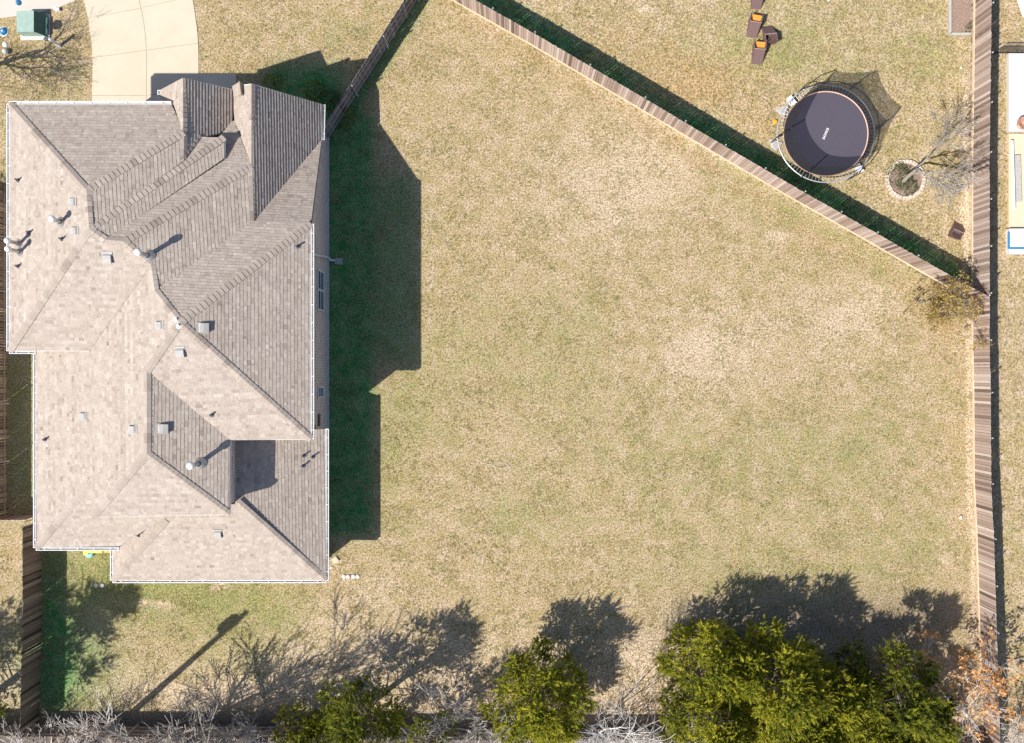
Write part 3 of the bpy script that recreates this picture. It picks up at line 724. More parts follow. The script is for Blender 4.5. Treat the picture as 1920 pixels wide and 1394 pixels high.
def cedar(label, px, py, zc, r, h, seed, mat='cedar', dens=1.0, group='dark evergreens along the bottom edge', nl=34):
    c = P(px, py, zc); base = Vector((c.x, c.y, 0)); rr = random.Random(seed)
    t = thing('juniper_tree', label, 'tree', base, group)
    tb = MB(); tb.tube([base-Vector((0, 0, .2)), base+Vector((.1, .05, h*.5)), base+Vector((0, 0, h*.93))], [r*.075, r*.05, .02], 8)
    lobes = []
    nlobe = int(58*dens*(r/2.2)**2)+8
    for i in range(nlobe):
        f = rr.uniform(.06, 1)**.8; z = h*f
        prof = math.sin(math.pi*min(1, (f*.86+.14)))**.62
        rad = r*prof*rr.uniform(.35, .92); a = rr.uniform(0, 2*math.pi)
        lc = base+Vector((math.cos(a)*rad, math.sin(a)*rad, z)); lr = rr.uniform(.28, .62)*(r/2.3)**.4
        lobes.append((lc, lr)); tb.tube([base+Vector((0, 0, max(.2, z-rad*.6))), lc], [.035, .012], 4, cap=False)
    lobes.append((base+Vector((0, 0, h*.92)), .45)); lobes.append((base+Vector((0, 0, h*.75)), .6))
    tb.build('trunk', M['bark'], t)
    lm = MB()
    for lc, lr in lobes:
        outw = (lc-base-Vector((0, 0, h*.35))).normalized()
        lt = rr.gauss(0, .10)
        for k in range(int(62*(lr/.55)**2)):
            dr = (rvec(rr).normalized() + outw*.55 + Vector((0, 0, .35))).normalized()
            p = lc + Vector((dr.x*lr, dr.y*lr, dr.z*lr*1.1))*rr.uniform(.35, 1.0)
            ax = (dr*.7+Vector((0, 0, .45))+rvec(rr, .25)).normalized(); LL = rr.uniform(.16, .34) + (.32 if rr.random() < .12 else 0)
            sd_ = ax.cross(rvec(rr)).normalized(); tt = rr.gauss(.52, .16)+lt
            for j in range(nl//2):
                s = j/(nl//2); q = p+ax*LL*s; wd = LL*.42*(1-s)+.03
                for sg in (-1, 1):
                    dv = (sd_*sg*.8+ax*.7+rvec(rr, .22)).normalized()
                    b = dv.cross(ax+rvec(rr, .5)).normalized()*.015
                    lm.face([q-b, q+dv*wd*rr.uniform(.6, 1.2), q+b], min(1, max(0, tt+.25*s-.1+rr.gauss(0, .06))))
    lm.build('crown', M[mat], t)
    return t
cedar('rounded olive green juniper standing alone at the middle of the bottom edge', 1008, 1318, 3.0, 2.4, 5.4, 11)
cedar('yellow green juniper at the upper left corner of the big evergreen clump', 1334, 1250, 3.0, 2.0, 5.2, 12)
cedar('tallest bushy juniper in the middle of the big evergreen clump', 1450, 1290, 3.4, 2.6, 6.3, 13)
cedar('juniper cut by the bottom edge at the left foot of the big clump', 1345, 1370, 3.2, 2.35, 5.6, 14)
cedar('bright yellow green juniper cut by the bottom edge right of the clump foot', 1500, 1385, 3.4, 2.3, 6.0, 15)
cedar('dark green juniper with pointed tips, right of the big clump', 1678, 1304, 3.3, 2.15, 6.0, 16, 'cedardk')
cedar('olive juniper cut by the bottom edge below the dark pointed one', 1640, 1385, 3.0, 2.3, 5.4, 17)
cedar('low olive juniper filling the gap between the tall one and the dark pointed one', 1560, 1325, 2.8, 1.9, 5.0, 24)
cedar('small rightmost juniper beside the orange leaved tree', 1735, 1355, 2.4, 1.5, 4.2, 18, 'cedardk')
cedar('dark juniper cut by the bottom edge left of centre with a long shadow', 672, 1378, 4.4, 2.0, 7.4, 19, 'cedardk')
cedar('small golden tipped juniper at the foot of the dark left juniper', 570, 1392, 2.0, 1.5, 3.3, 20, 'cedar')
cedar('thin dark juniper behind the pale twigs left of the lone rounded juniper', 800, 1412, 3.8, 1.25, 6.4, 21, 'cedardk', .7)
cedar('broad tree beyond the lower left corner, shading the lawn beside the dark fence', -215, 1432, 7.2, 2.5, 10.5, 22, 'cedardk', .8)
cedar('second leafy tree beyond the lower left corner, shading the strip outside the dark fence', -360, 1420, 6.4, 2.2, 9.5, 23, 'cedardk', .7)

# utility pole whose shadow lies on the lawn
pb = Vector((-19.6, -17.6, 0)); pt = Vector((-19.7, -16.8, 11.5))
up_ = thing('utility_pole', 'tall wooden utility pole beyond the bottom fence that throws a straight shadow on the lawn', 'utility pole', pb)
m = MB(); m.tube([pb-Vector((0, 0, .5)), pt], [.17, .12], 12); m.build('pole', M['bark'], up_, True)
m = MB(); q = pb.lerp(pt, .87)+Vector((.15, .3, 0)); m.lathe(q-Vector((0, 0, .55)), [(0, 0), (.26, .02), (.28, .2), (.28, .9), (.24, 1.0), (0, 1.05)], 14); m.build('transformer', M['ventgrey'], up_, True)

# bare trees whose shadows fall over the lower lawn
bare_tree('bare_tree', 'leafless tree beyond the bottom fence, its shadow forking across the lawn below the house', P(345, 1405), (.1, .25, 1), 2.6, .19, 5, 31, 'barkgrey', group='leafless trees beyond the bottom fence', spread=.5, minr=.016)
bare_tree('bare_tree', 'taller leafless tree out of frame below, its upright shadow left of the dark juniper shadow', (-12.0, -18.2, 0), (-.05, .22, 1), 3.4, .23, 5, 35, 'barkgrey', group='leafless trees beyond the bottom fence', spread=.42, minr=.018)
bare_tree('bare_tree', 'slim pale leafless tree leaning in front of the lone rounded juniper', P(1105, 1392), (.10, .62, .8), 3.0, .05, 4, 43, 'barkpale', 'barkpale', spread=.36, minr=.009, tint=.95, crook=.09)
bare_tree('bare_tree', 'leafless young tree on a stone ringed bed in the upper right yard', P(1688, 342), (.12, .08, 1), 1.75, .12, 5, 52, 'barkgrey', 'barkgrey', spread=.62, upb=.06, minr=.009)
bare_tree('oak_tree', 'pale branched tree with scattered orange leaves over the lower right fence', P(1815, 1345), (-.35, .7, .7), 2.0, .08, 4, 61, 'barkpale', 'barkpale', leaves='leaforange', nleaf=9, lsize=.17, spread=.7, upb=.0)
bare_tree('corner_tree', 'golden brown leaved tree crowding the corner where the two fences meet', P(1832, 606), (-.30, -.30, .6), 1.4, .05, 4, 71, 'barkgrey', 'barkgrey', leaves='leafgold', nleaf=22, lsize=.10, spread=.7, upb=.0)
bare_tree('bare_tree', 'dark leafless tree leaning in from the left edge over the green cabinet', (-25.3, 14.0, 0), (.36, .05, 1), 2.1, .16, 5, 84, 'bark', 'bark', spread=.5, upb=.06)
GS = 'pale leafless shrubs along the bottom edge'
spots = [(70, 1400, 3), (150, 1404, 5), (215, 1400, 7), (285, 1404, 9), (355, 1400, 11), (425, 1402, 13), (478, 1412, 15), (760, 1392, 17), (855, 1382, 19), (905, 1372, 21), (955, 1400, 23), (1075, 1402, 25), (1170, 1396, 27), (1240, 1390, 29), (1300, 1400, 31), (1790, 1398, 33), (1870, 1392, 35), (1915, 1400, 37)]
LBL = ['leftmost pale shrub, by the foot of the dark fence', 'pale shrub second from the left edge', 'pale spreading shrub third from the left edge', 'pale shrub fourth from the left, behind the low fence', 'dense whitish shrub below the forked tree shadow',
       'tall whitish shrub just right of the dense one', 'last pale shrub of the left row, before the golden juniper', 'small pale shrub in the shadow right of the dark left juniper', 'bare shrub with pinkish white twigs left of the lone rounded juniper', 'tangled pale shrub against the left flank of the lone juniper',
       'pale twigs in front of the lone rounded juniper', 'pale shrub between the lone juniper and the leaning bare tree', 'pale shrub at the foot of the leaning bare tree', 'wide whitish shrub in the sandy gap between the juniper groups', 'grey white shrub touching the left foot of the big juniper clump',
       'pale shrub under the orange leaved tree', 'pale shrub on the lower end of the right fence', 'rightmost pale shrub in the lower right corner']
for (x, y, s), lb in zip(spots, LBL):
    rr = random.Random(s*7); base = P(x, y); t = thing('bare_shrub', lb, 'shrub', base, GS); tw = MB(); ends = []
    big = 1.55 if s in (17, 19, 21, 9, 11, 13, 27, 29) else 1.1
    for k in range(7):
        a = rr.uniform(0, 6.28)
        grow(tw, tw, base+Vector((rr.gauss(0, .4), rr.gauss(0, .2), -.05)), Vector((math.cos(a)*.5, math.sin(a)*.4+.5, 1)), .95*big, .034, 3, rr, ends, upb=.08, spread=.42, minr=.0075, crook=.12)
    tw.build('crown', M['barkpale'], t)

# leafy bits: bushes by the house front in shade
def bush(label, px, py, r, seed, mat='leafgreen', z=None, name='shrub'):
    c = P(px, py); rr = random.Random(seed); t = thing(name, label, 'shrub', c); lm = MB(); tb = MB()
    for k in range(7):
        d = rvec(rr, .5)+Vector((0, 0, .9)); tb.tube([c, c+d.normalized()*r*.9], [.015, .005], 4, cap=False)
    for k in range(int(1500*r*r)):
        d = rvec(rr).normalized(); p = c+Vector((d.x*r, d.y*r, abs(d.z)*r*.9+.05))*rr.uniform(.5, 1.0)**.5
        leaf(lm, p+rvec(rr, .04), rr.uniform(.05, .10), rr, rr.random())
    tb.build('stems', M['bark'], t); lm.build('foliage', M[mat], t)
bush('round green shrub squeezed between the steep gable corner and the shaded fence', 619, 190, .55, 1)
bush('leafless brown bush growing on the shaded side of the fence by the house corner', 648, 222, .6, 2, 'cedardk')
bush('dark shrub under the front of the steep gable', 590, 172, .55, 3, 'cedardk'); bush('bluish dark shrub by the shaded house front beside the concrete', 512, 158, .5, 4, 'cedardk')
bush('small green plant in the corner of the mulch bed', 1818, 55, .3, 5); bush('low green plants filling the left of the stone ringed bed', 1683, 330, .62, 6); bush('yellow green clump at the bottom of the stone ringed bed', 1700, 352, .5, 7, 'leafgreen')
bush('dark shrub at the left edge beside the house', 2, 350, .6, 8); 

# ------------------------------------------------------------------ fallen leaves (uncountable)
lm = MB(); rr = random.Random(5)
def scatter(n, fn, s=(.04, .09)):
    for _ in range(n):
        x, y = fn(); p = P(x, y)
        a = rr.uniform(0, 6.28); L = rr.uniform(*s); d = Vector((math.cos(a), math.sin(a), rr.uniform(-.2, .3)))*L; b = Vector((-math.sin(a), math.cos(a), rr.uniform(-.2, .2)))*L*.35
        c = p+Vector((0, 0, rr.uniform(.015, .035))); lm.face([c-d*.5, c+b, c+d*.5, c-b], rr.random())
def along(px0, py0, px1, py1, sg):
    def f():
        t = rr.random(); return px0+(px1-px0)*t+rr.gauss(0, sg), py0+(py1-py0)*t+rr.gauss(0, sg)
    return f
scatter(1300, along(1240, 262, 1560, 462, 11)); scatter(800, along(900, 40, 1240, 252, 10)); scatter(700, along(1560, 462, 1780, 572, 12))
scatter(420, lambda: (rr.gauss(725, 30), rr.gauss(80, 70))); scatter(160, lambda: (rr.gauss(470, 30), rr.gauss(122, 8)))
scatter(500, lambda: (rr.gauss(60, 60), rr.gauss(110, 35))); scatter(350, lambda: (rr.uniform(200, 520), rr.gauss(1120, 30)))
scatter(500, lambda: (rr.uniform(1740, 1815), rr.gauss(620, 60))); scatter(200, lambda: (rr.gauss(1832, 6), rr.gauss(500, 35)), (.06, .12))
scatter(1200, lambda: (rr.uniform(620, 1820), rr.uniform(40, 1150)), (.03, .06)); scatter(700, lambda: (rr.uniform(100, 1820), rr.gauss(1300, 30)), (.04, .08))
scatter(250, lambda: (rr.uniform(380, 700), rr.uniform(5, 130)), (.04, .08))
lm.build('fallen_leaves', M['litter'], kind='stuff', label='small tan and orange leaves scattered over the lawn', category='leaves')

# ------------------------------------------------------------------ grass tufts standing out of the mown lawn (uncountable)
def tufts(n, seed):
    g_ = np.random.default_rng(seed)
    px = g_.uniform(-20, 1960, n*4); py = g_.uniform(-20, 1400, n*4)
    f = np.zeros(n*4)
    for k_ in range(26):                                  # clumpy density
        a_ = g_.uniform(0, 6.28); wl = math.exp(g_.uniform(2.6, 5.6)); f += np.sin((px*math.cos(a_)+py*math.sin(a_))/wl*6.28+g_.uniform(0, 6.28))
    keep = (f*.42 + g_.normal(0, 1.6, n*4) > 1.0)
    on = ((px > 150) & (px < 375) & (py < 200)) | ((px < 175) & (py < 40)) | ((px > 372) & (px < 445) & (py > 136) & (py < 200)) | (px > 1822) | ((px > 1775) & (py < 70)) | (py > 1335)
    on |= (px > 10) & (px < 616) & (py > 190) & (py < 1035)
    keep &= ~on; px = px[keep][:n]; py = py[keep][:n]; m_ = len(px)
    x = (px-960)/40; y = (697-py)/40; z = np.where((x-DA.x)*DNX+(y-DA.y)*DNY > .2, LOW2, 0.0)
    V_ = []; T_ = []
    tt = np.clip(g_.normal(.60, .25, m_), 0, 1)
    for b_i in range(5):
        a_ = g_.uniform(0, 6.28, m_); L_ = g_.uniform(.04, .10, m_); r0 = g_.uniform(0, .05, m_); a0 = g_.uniform(0, 6.28, m_)
        bx = x+np.cos(a0)*r0; by = y+np.sin(a0)*r0; wx = -np.sin(a_)*.011; wy = np.cos(a_)*.011
        p1 = np.stack([bx-wx, by-wy, z], -1); p2 = np.stack([bx+wx, by+wy, z], -1); p3 = np.stack([bx+np.cos(a_)*L_*.8, by+np.sin(a_)*L_*.8, z+L_*.75], -1)
        V_.append(np.stack([p1, p2, p3], 1).reshape(-1, 3)); T_.append(np.clip(tt+g_.normal(0, .1, m_), 0, 1))
    V_ = np.concatenate(V_); T_ = np.concatenate(T_); F_ = np.arange(len(V_)).reshape(-1, 3)
    me = bpy.data.meshes.new('grass_tufts'); me.from_pydata(V_.tolist(), [], F_.tolist()); me.update(); me.materials.append(M['tuft'])
    a_ = me.attributes.new('tint', 'FLOAT', 'FACE'); a_.data.foreach_set('value', T_.astype('f'))
    o_ = bpy.data.objects.new('grass_tufts', me); C.objects.link(o_); o_['kind'] = 'stuff'; o_['label'] = 'tufts of dry and green grass over the mown lawns'; o_['category'] = 'grass'
M['tuft'] = leafmat('grass_blades', [(.13, .19, .05), (.27, .27, .09), (.46, .37, .18), (.62, .51, .33)], .2)
tufts(60000, 9)

# ------------------------------------------------------------------ trampoline
tc = P(1548.5, 251, .85); T0 = Vector((tc.x, tc.y, 0))
tr = thing('trampoline', 'large round black trampoline with safety net poles behind the diagonal fence', 'trampoline', T0)
k = (CAMH-.85)/1920; RM = 79.5*k; RF = 92*k
m = MB(); n = 64
m.face([tc+Vector((math.cos(2*math.pi*i/n)*RM, math.sin(2*math.pi*i/n)*RM, 0)) for i in range(n)])
mato = m.build('jumping_mat', M['mat'], tr)
m = MB(); m.ring(tc+Vector((0, 0, .012)), RM, .028, 72, 8); m.build('mat_edge', M['mattrim'], tr, True)
m = MB(); m.ring(tc, RF, .028, 72, 8); fr = m.build('frame', M['steel'], tr, True)
m = MB()
for i in range(84):
    a = 2*math.pi*i/84; d = Vector((math.cos(a), math.sin(a), 0)); m.tube([tc+d*RM, tc+d*RF], .009, 5)
m.build('spring', M['steel'], tr, kind='stuff')
angs = [5, 62, 117, 186, 240, 302]; HT = 2.72; tips = []
for a in angs:
    a = math.radians(a); d = Vector((math.cos(a), math.sin(a), 0)); tip = T0+d*(RF-.12)+Vector((0, 0, HT)); tips.append((a, tip))
    m = MB(); m.tube([T0+d*(RF+.10)+Vector((0, 0, .02)), T0+d*(RF+.12)+Vector((0, 0, 1.7)), T0+d*(RF+.02)+Vector((0, 0, 2.15)), tip], .024, 8); m.build('net_pole', M['black'], tr, True)
    m = MB(); m.tube([T0+d*(RF+.04)+Vector((0, 0, .03)), T0+d*(RF+.04)+Vector((0, 0, .83))], .03, 8); m.build('leg', M['steel'], tr, True)
for i in range(6):
    (a0, t0), (a1, t1) = tips[i], tips[(i+1) % 6]
    if a1 < a0: a1 += 2*math.pi
    m = MB(); NS = 8
    for s in range(NS):
        def pt_(s_, f):
            u = s_/NS; ang = a0+(a1-a0)*u
            lo = T0+Vector((math.cos(ang)*(RM+.02), math.sin(ang)*(RM+.02), .88)); hi = t0.lerp(t1, u)-Vector((0, 0, .28*4*u*(1-u)))
            return lo.lerp(hi, f)
        for g_ in range(3):
            m.face([pt_(s, g_/3), pt_(s+1, g_/3), pt_(s+1, (g_+1)/3), pt_(s, (g_+1)/3)])
    m.build('safety_net', M['net'], tr, True)
# pads under the legs
for (x, y, an, mt) in ((1484, 188, 35, 'whiteplas'), (1612, 316, 30, 'whiteplas')):
    c = P(x, y, .3); b = MB(); b.box(Vector((c.x, c.y, .25)), (.42, .26, .10), math.radians(90+an)); b.box(Vector((c.x, c.y, .1)), (.3, .2, .2), math.radians(90+an)); b.build('leg_pad', M[mt], tr)
for (x, y, an) in ((1466, 207, 10), (1452, 271, -25)):
    c = P(x, y); b = MB(); r_ = Matrix.Rotation(math.radians(an), 3, 'Z')
    q = [r_ @ Vector(v) + Vector((c.x, c.y, 0)) for v in ((-.38, .12, .05), (.28, .2, .1), (.2, -.3, .12), (-.1, -.22, .05))]
    b.face(q); b.face([v-Vector((0, 0, .05)) for v in q][::-1])
    for i in range(4): b.face([q[i]-Vector((0, 0, .05)), q[(i+1) % 4]-Vector((0, 0, .05)), q[(i+1) % 4], q[i]])
    b.build('ground_flap', M['ventgrey'], tr)
# printed word on the mat
cu = bpy.data.curves.new('word', 'FONT'); cu.body = 'DOVICE'; cu.size = .155; cu.align_x = 'CENTER'; cu.align_y = 'CENTER'; cu.offset = .004
tmp = bpy.data.objects.new('word_tmp', cu); C.objects.link(tmp); bpy.context.view_layer.update()
dg = bpy.context.evaluated_depsgraph_get(); tm = bpy.data.meshes.new_from_object(tmp.evaluated_get(dg)); bpy.data.objects.remove(tmp)
tm.materials.clear(); tm.materials.append(M['whiteplas'])
wo = bpy.data.objects.new('printed_word', tm); C.objects.link(wo); wo.parent = mato
wc = P(1548.5, 251, .86); wo.matrix_world = Matrix.Translation((wc.x, wc.y, .858)) @ Matrix.Rotation(math.radians(67), 4, 'Z')
wo.matrix_local = wo.matrix_world.copy()
b = MB(); c = P(1453, 229); b.lathe(c, [(.0, 0), (.12, .0), (.13, .06), (.07, .1), (0, .11)], 14); tag(b.build('orange_disc', M['toyorange'], None, True), 'small orange disc lying left of the trampoline', 'toy')
b = MB(); b.tube([P(x, y)+Vector((0, 0, .03)) for x, y in catmull([(1376, 180), (1370, 198), (1378, 206), (1396, 208), (1408, 198), (1411, 184), (1418, 180), (1438, 190), (1446, 205), (1440, 222), (1448, 231), (1455, 236), (1444, 238), (1438, 245), (1444, 251), (1453, 246)])], .007, 5)
tag(b.build('garden_hose', M['hose']), 'thin green hose curling over the grass left of the trampoline', 'hose')

# stone ring bed
rg = thing('stone_ring_bed', 'circular flower bed edged with pale stones around the young bare tree', 'flower bed', P(1696, 338))
c0 = P(1696, 338); m = MB(); nst = 34
for i in range(nst):
    a = 2*math.pi*i/nst; rr_ = .86+R.gauss(0, .01); m.box(c0+Vector((math.cos(a)*rr_, math.sin(a)*rr_, .07)), (.17, .135, .15), a, R.random())
m.build('stone_edging', M['stone'], rg)
m = MB(); m.face([c0+Vector((math.cos(2*math.pi*i/32)*.8, math.sin(2*math.pi*i/32)*.8, .06)) for i in range(32)]); m.build('soil', M['mulch'], rg)

# mulch bed against the right fence
bd = thing('garden_bed', 'rectangular timber edged mulch bed at the top against the right fence', 'garden bed', P(1802, 30))
m = MB(); z = Vector((0, 0, .08))
for a, b in (((1779, -60), (1779, 66)), ((1779, 66), (1824, 66)), ((1824, 66), (1824, -60))): m.beam(P(*a)+z, P(*b)+z, .11, .18)
m.build('timber_edging', M['timber'], bd)
slab('mulch', [P(x, y)[:2] for x, y in ((1781, -60), (1781, 64), (1822, 64), (1822, -60))], 0, .07, M['mulch'], bd)

# ------------------------------------------------------------------ wicker chairs
def chair(label, px, py, rz, orange=True, first=[None]):
    t = thing('patio_chair', label, 'chair', (0, 0, 0), 'brown wicker patio chairs on the upper lawn')
    w_, D, H = .29, .0, .62
    sh = MB()
    # outer shell: long sloping back panel, side panels
    A = [(-.27, -.62, 0), (.27, -.62, 0), (.29, 0, H), (-.29, 0, H)]
    sh.face(A); sh.face([(x, y+.03, zz-.02) for x, y, zz in A][::-1])
    o1 = sh.build('back_panel', M['wicker'], t)
    for s in (-1, 1):
        sp = MB(); q = [(s*.27, -.62, 0), (s*.29, 0, H), (s*.31, .42, H-.02), (s*.29, .36, .05)]
        sp.face(q); sp.face([(x-s*.025, y, zz) for x, y, zz in q]); sp.beam(q[1], q[2], .04, .03); sp.build('side_panel', M['wicker'], t)
    st = MB(); st.face([(-.28, .40, H-.10), (-.28, .02, .22), (.28, .02, .22), (.28, .40, H-.10)]); st.face([(-.28, .02, .22), (-.27, -.08, .5), (.27, -.08, .5), (.28, .02, .22)])
    st.build('seat', M['orange' if orange else 'wicker'], t)
    ed = MB(); ed.beam((-.30, 0, H), (.30, 0, H), .03, .03); ed.build('rim', M['wickertop'], t)
    for x in (-.29, .29):
        lg = MB(); lg.tube([(x, .38, H-.1), (x*1.05, .42, H+.18)], [.022, .014], 6); lg.build('leg', M['wicker'], t)
    fp = MB(); fp.face([(-.28, .41, H-.08), (.28, .41, H-.08), (.27, .36, .0), (-.27, .36, 0)]); fp.build('front_panel', M['wicker'], t)
    t.location = P(px, py); t.rotation_euler = (0, 0, math.radians(rz)); t.scale = (.9, .9, .9); return t
chair('brown wicker chair with orange seat, uppermost of the huddled three', 1412, 49, -10)
chair('brown wicker chair with a brown seat, between the two orange ones', 1440, 71, 186, False)
chair('brown wicker chair with orange seat, lowest of the huddled three', 1420, 99, -4)
chair('brown wicker chair cut by the top edge above the huddled three', 1418, -4, -4, False)
chair('single brown wicker chair alone near the right fence', 1789, 436, 155, False).scale = (.8, .8, .8)
b = MB(); c = P(1553, 1); b.lathe(c, [(0, 0), (.06, .02), (.07, .12), (.03, .16), (0, .17)], 10); tag(b.build('white_cup', M['whiteplas'], None, True), 'small white cup on the lawn at the top edge', 'cup')
b = MB(); c = P(1801, 128); b.lathe(c, [(0, 0), (.05, .01), (.06, .1), (0, .13)], 10); tag(b.build('white_bottle', M['whiteplas'], None, True), 'small white bottle lying on the grass near the right fence', 'bottle')

# ------------------------------------------------------------------ utility corner, top left
cabn = thing('utility_cabinet', 'pale green metal utility cabinet on a pad left of the driveway', 'utility cabinet', P(68, 60))
a, b_ = P(41, 74, 0), P(93, 30, 0)
m = MB(); m.box(((a.x+b_.x)/2+.0, (a.y+b_.y)/2, .04), (1.35, 1.2, .10)); m.build('pad', M['coping'], cabn)
x0, x1, y0, y1 = P(45, 0).x, P(90, 0).x, P(0, 70).y, P(0, 31).y
xm = x0+.72*(x1-x0)
m = MB(); m.face([(x0, y0, .72), (xm, y0, .76), (xm, y1, .76), (x0, y1, .72)]); m.face([(x0, y0, .09), (x1, y0, .09), (xm, y0, .76), (x0, y0, .72)]); m.face([(x0, y1, .09), (x0, y1, .72), (xm, y1, .76), (x1, y1, .09)]); m.face([(x0, y0, .09), (x0, y0, .72), (x0, y1, .72), (x0, y1, .09)])
m.build('cabinet_body', M['box_green'], cabn)
m = MB(); m.face([(xm, y0, .76), (x1, y0, .25), (x1, y1, .25), (xm, y1, .76)]); m.face([(x1, y0, .25), (x1, y0, .09), (x1, y1, .09), (x1, y1, .25)]); m.box((x1+.02, (y0+y1)/2-.05, .2), (.12, .8, .1)); m.build('cabinet_door', M['box_dark'], cabn)
b = MB(); p0 = P(112, 87); b.tube([p0, p0+Vector((0, 0, 1.0))], .075, 14); b.lathe(p0+Vector((0, 0, 1.0)), [(.085, -.1), (.085, 0), (.06, .06), (0, .08)], 14); tag(b.build('marker_post', M['whiteplas'], None, True), 'white round marker post beside the green cabinet', 'post')
b = MB(); p0 = P(110, 20); b.box(p0+Vector((0, 0, .09)), (.16, .14, .18), .3); b.box(p0+Vector((-.14, .05, .06)), (.1, .12, .12), .1); tag(b.build('meter_box', M['whiteplas']), 'little white meter boxes behind the green cabinet', 'meter box')
for (x, y, z, mt, lb) in ((8, 60, 2.2, 'blue', 'blue and white ball hanging in the dark tree at the left edge'), (35, 5, 2.4, 'blue', 'small dark blue ball in the tree near the top edge'), (10, 84, 1.8, 'whiteplas', 'white ball low in the dark tree at the left edge'), (9, 97, .2, 'whiteplas', 'white ball on the ground under the dark tree')):
    c = P(x, y, z); b = MB(); r_ = .13 if x > 8 else .2
    b.lathe(c, [(r_*math.sin(math.pi*i/10)+.0005, -r_*math.cos(math.pi*i/10)) for i in range(11)], 16)
    o = tag(b.build('ball_ornament', M[mt], None, True), lb, 'ornament', 'ball ornaments in the dark tree')
    if x == 8:
        b = MB(); b.ring(c+Vector((0, 0, .03)), r_*.9, .05, 20, 6); b.lathe(c, [(.1, .17), (0, .215)], 12); b.build('white_band', M['whiteplas'], o, True)
    if z > 1:
        b = MB(); b.tube([c+Vector((0, 0, r_)), c+Vector((0, 0, r_+.25))], .006, 4); b.build('hanger', M['black'], o)

# ------------------------------------------------------------------ lower yard small things
toy = thing('play_slide', 'bright lime and orange plastic toy half hidden under the lower left eave', 'toy', P(185, 1028))
m = MB(); a, b_ = P(168, 1018), P(214, 1018); m.box((( a.x+b_.x)/2-.2, P(0, 1031).y+.12, .35), (.75, .42, .12)); m.box((a.x-.02, P(0, 1031).y+.05, .2), (.22, .45, .4)); m.build('slide_bed', M['lime'], toy)
m = MB(); m.box((b_.x-.1, P(0, 1031).y+.12, .33), (.42, .40, .14)); m.build('slide_side', M['toyorange'], toy)
m = MB(); m.lathe(P(169, 1037)+Vector((0, 0, .0)), [(0, 0), (.2, .0), (.22, .12), (.15, .2), (0, .22)], 16); m.build('tub', M['toyblue'], toy, True)
GD = 'pale round discs on the grass'
for x, y, lb in ((645, 1081, 'pale disc on the grass, first of four in a row right of the house corner'), (653, 1081.5, 'pale disc on the grass, second of four in a row'), (663, 1081, 'pale disc on the grass, third of four in a row'), (671, 1081.5, 'pale disc on the grass, last of four in a row'),
                 (180, 1098, 'left of the two pale discs on the grass below the lower left eave'), (192, 1098, 'right of the two pale discs on the grass below the lower left eave')):
    b = MB(); b.lathe(P(x, y), [(.10, 0), (.10, .05), (.085, .065), (0, .07)], 16); tag(b.build('round_disc', M['coping'], None, True), lb, 'disc', GD)
c = P(629, 1050); b = MB(); b.box(c+Vector((0, 0, .05)), (.26, .26, .10), .6); b.box(c+Vector((0, .0, .105)), (.18, .18, .02), .6); tag(b.build('paving_block', M['splash']), 'square tan block at the lower right house corner', 'block')
c = P(618, 1066); b = MB(); b.box(c+Vector((0, 0, .03)), (.2, .08, .06), .4); b.box(c+Vector((.1, .05, .03)), (.1, .07, .05), -.3); tag(b.build('broken_stone', M['stone']), 'small broken stone by the lower right house corner', 'stone')
b = MB(); b.tube([P(1692, 590)+Vector((0, 0, .04)), P(1708, 572)+Vector((0, 0, .05)), P(1724, 553)+Vector((0, 0, .06))], .018, 6); tag(b.build('fallen_stick', M['bark']), 'long straight stick lying on the lawn near the golden tree', 'stick')
b = MB(); p = P(1800, 971); b.box(p+Vector((0, 0, .05)), (.1, .14, .1), .4); b.box(p+Vector((.02, .07, .08)), (.06, .06, .06), .1); tag(b.build('white_stone', M['coping']), 'small white stone on the lawn beside the right fence', 'stone')
b = MB()
for q in (((905, 868), (925, 872), (945, 868), (958, 880), (955, 884)), ((925, 872), (935, 878), (962, 875))):
    b.tube([P(x, y)+Vector((0, 0, .03)) for x, y in catmull(q, 4)], .01, 4)
tag(b.build('dry_twig', M['barkpale']), 'pale dry twig lying on the lawn below its middle', 'twig')

# ------------------------------------------------------------------ neighbour pool yard at the right edge (lower ground)
zL = LOW
def PL(x, y, z=0): return P(x, y, zL+z)
def prect(x0, y0, x1, y1, z=0): return [PL(x, y, z)[:2] for x, y in ((x0, y0), (x0, y1), (x1, y1), (x1, y0))]
slab('pool_deck', prect(1890, 252, 2200, 446), zL-.2, zL+.10, M['pooldeck'], kind='structure')
pool = thing('swimming_pool', 'white plastered pool with pale coping at the right edge', 'pool', PL(1905, 180))
slab('coping', prect(1887, 103, 2200, 249), zL-.1, zL+.22, M['coping'], pool)
slab('basin', prect(1892, 113, 2200, 243), zL-.1, zL+.235, M['plaster'], pool)
spa = thing('pool_spa', 'small blue edged pool spa at the right edge, below the tan deck', 'spa', PL(1905, 455))
slab('surround', prect(1886, 431, 2200, 478), zL-.1, zL+.35, M['plaster'], spa)
m = MB()
for a, b_ in (((1891, 436), (1891, 467)), ((1893, 466), (2200, 466))): m.beam(PL(*a, .36)+Vector((0, 0, .02)), PL(*b_, .36)+Vector((0, 0, .02)), .09, .035)
m.build('tile_band', M['blue'], spa)
slab('floor', prect(1894, 440, 2200, 463), zL+.2, zL+.354, M['coping'], spa)
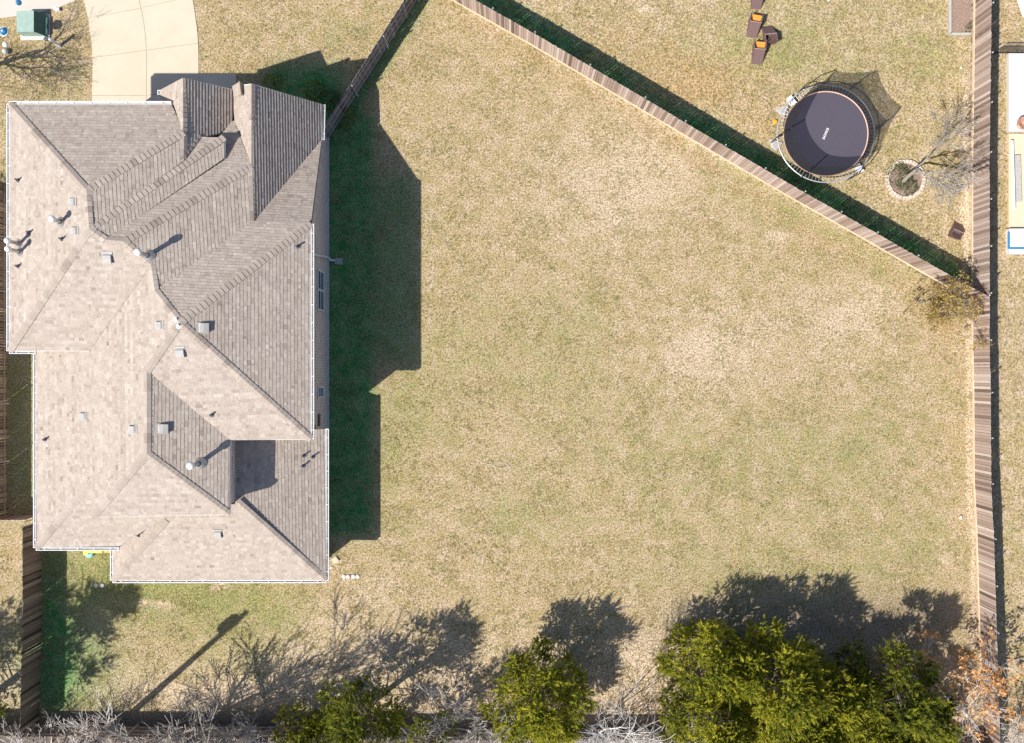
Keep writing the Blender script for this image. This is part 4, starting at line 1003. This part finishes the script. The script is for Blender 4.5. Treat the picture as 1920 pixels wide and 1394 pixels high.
b = MB(); c = PL(1907, 237); b.lathe(c, [(.05, .2), (.14, .3), (.28, .5), (.31, .62), (.27, .66), (.2, .58), (0, .5)], 24); tag(b.build('fire_bowl', M['rust'], None, True), 'round copper bowl on the corner of the white pool', 'bowl')
b = MB(); b.beam(PL(1897, 264, .3), PL(1901, 394, .3), .11, .10); b.beam(PL(1897, 290, .2), PL(1888, 291, .2), .03, .03); tag(b.build('white_beam', M['whiteplas']), 'long white beam lying on the tan pool deck', 'beam')
b = MB(); b.box(PL(1909, 335, .2), (.26, 2.2, .08), .03); tag(b.build('grey_plank', M['timber']), 'wide grey plank on the tan deck beside the white beam', 'plank')
irf = thing('iron_fence', 'black iron bar fence casting striped shadow above the pool', 'fence', PL(1880, 100))
m = MB()
for z in (.15, 1.1): m.beam(PL(1862, 101)+Vector((0, 0, z)), PL(2050, 101)+Vector((0, 0, z)), .03, .03)
m.build('rail', M['black'], irf)
m = MB()
for i in range(42): m.box(PL(1862+4.4*i, 101)+Vector((0, 0, .6)), (.018, .018, 1.2))
m.build('bars', M['black'], irf)
lc = thing('lounge_chair', 'white lounge chair cut by the top right corner', 'chair', PL(1918, 8))
m = MB(); m.box(PL(1924, 6, .35), (.7, 1.2, .06), .3); m.build('seat', M['whiteplas'], lc)
for x, y in ((1910, 2), (1911, 16), (1914, 30)):
    m = MB(); m.tube([PL(x, y), PL(x+6, y-5, .35)], .02, 6); m.build('leg', M['black'], lc)
sub = ('trampoline', 'patio_chair', 'stone_ring_bed', 'garden_bed', 'white_cup', 'white_bottle', 'orange_disc', 'garden_hose')
for o in list(C.objects):
    if o.parent is None and (o.name.split('.')[0] in sub or o.get('label', '').startswith(('leafless young tree on', 'small green plant in the corner', 'low green plants filling', 'yellow green clump at'))):
        if o.type == 'EMPTY': bx_ = o.location.copy()
        else:
            n_ = len(o.data.vertices); bx_ = sum((v.co for v in o.data.vertices), Vector())/n_
        o.location = o.location + Vector((bx_.x*(-LOW2/CAMH), bx_.y*(-LOW2/CAMH), LOW2))
print('DONE')
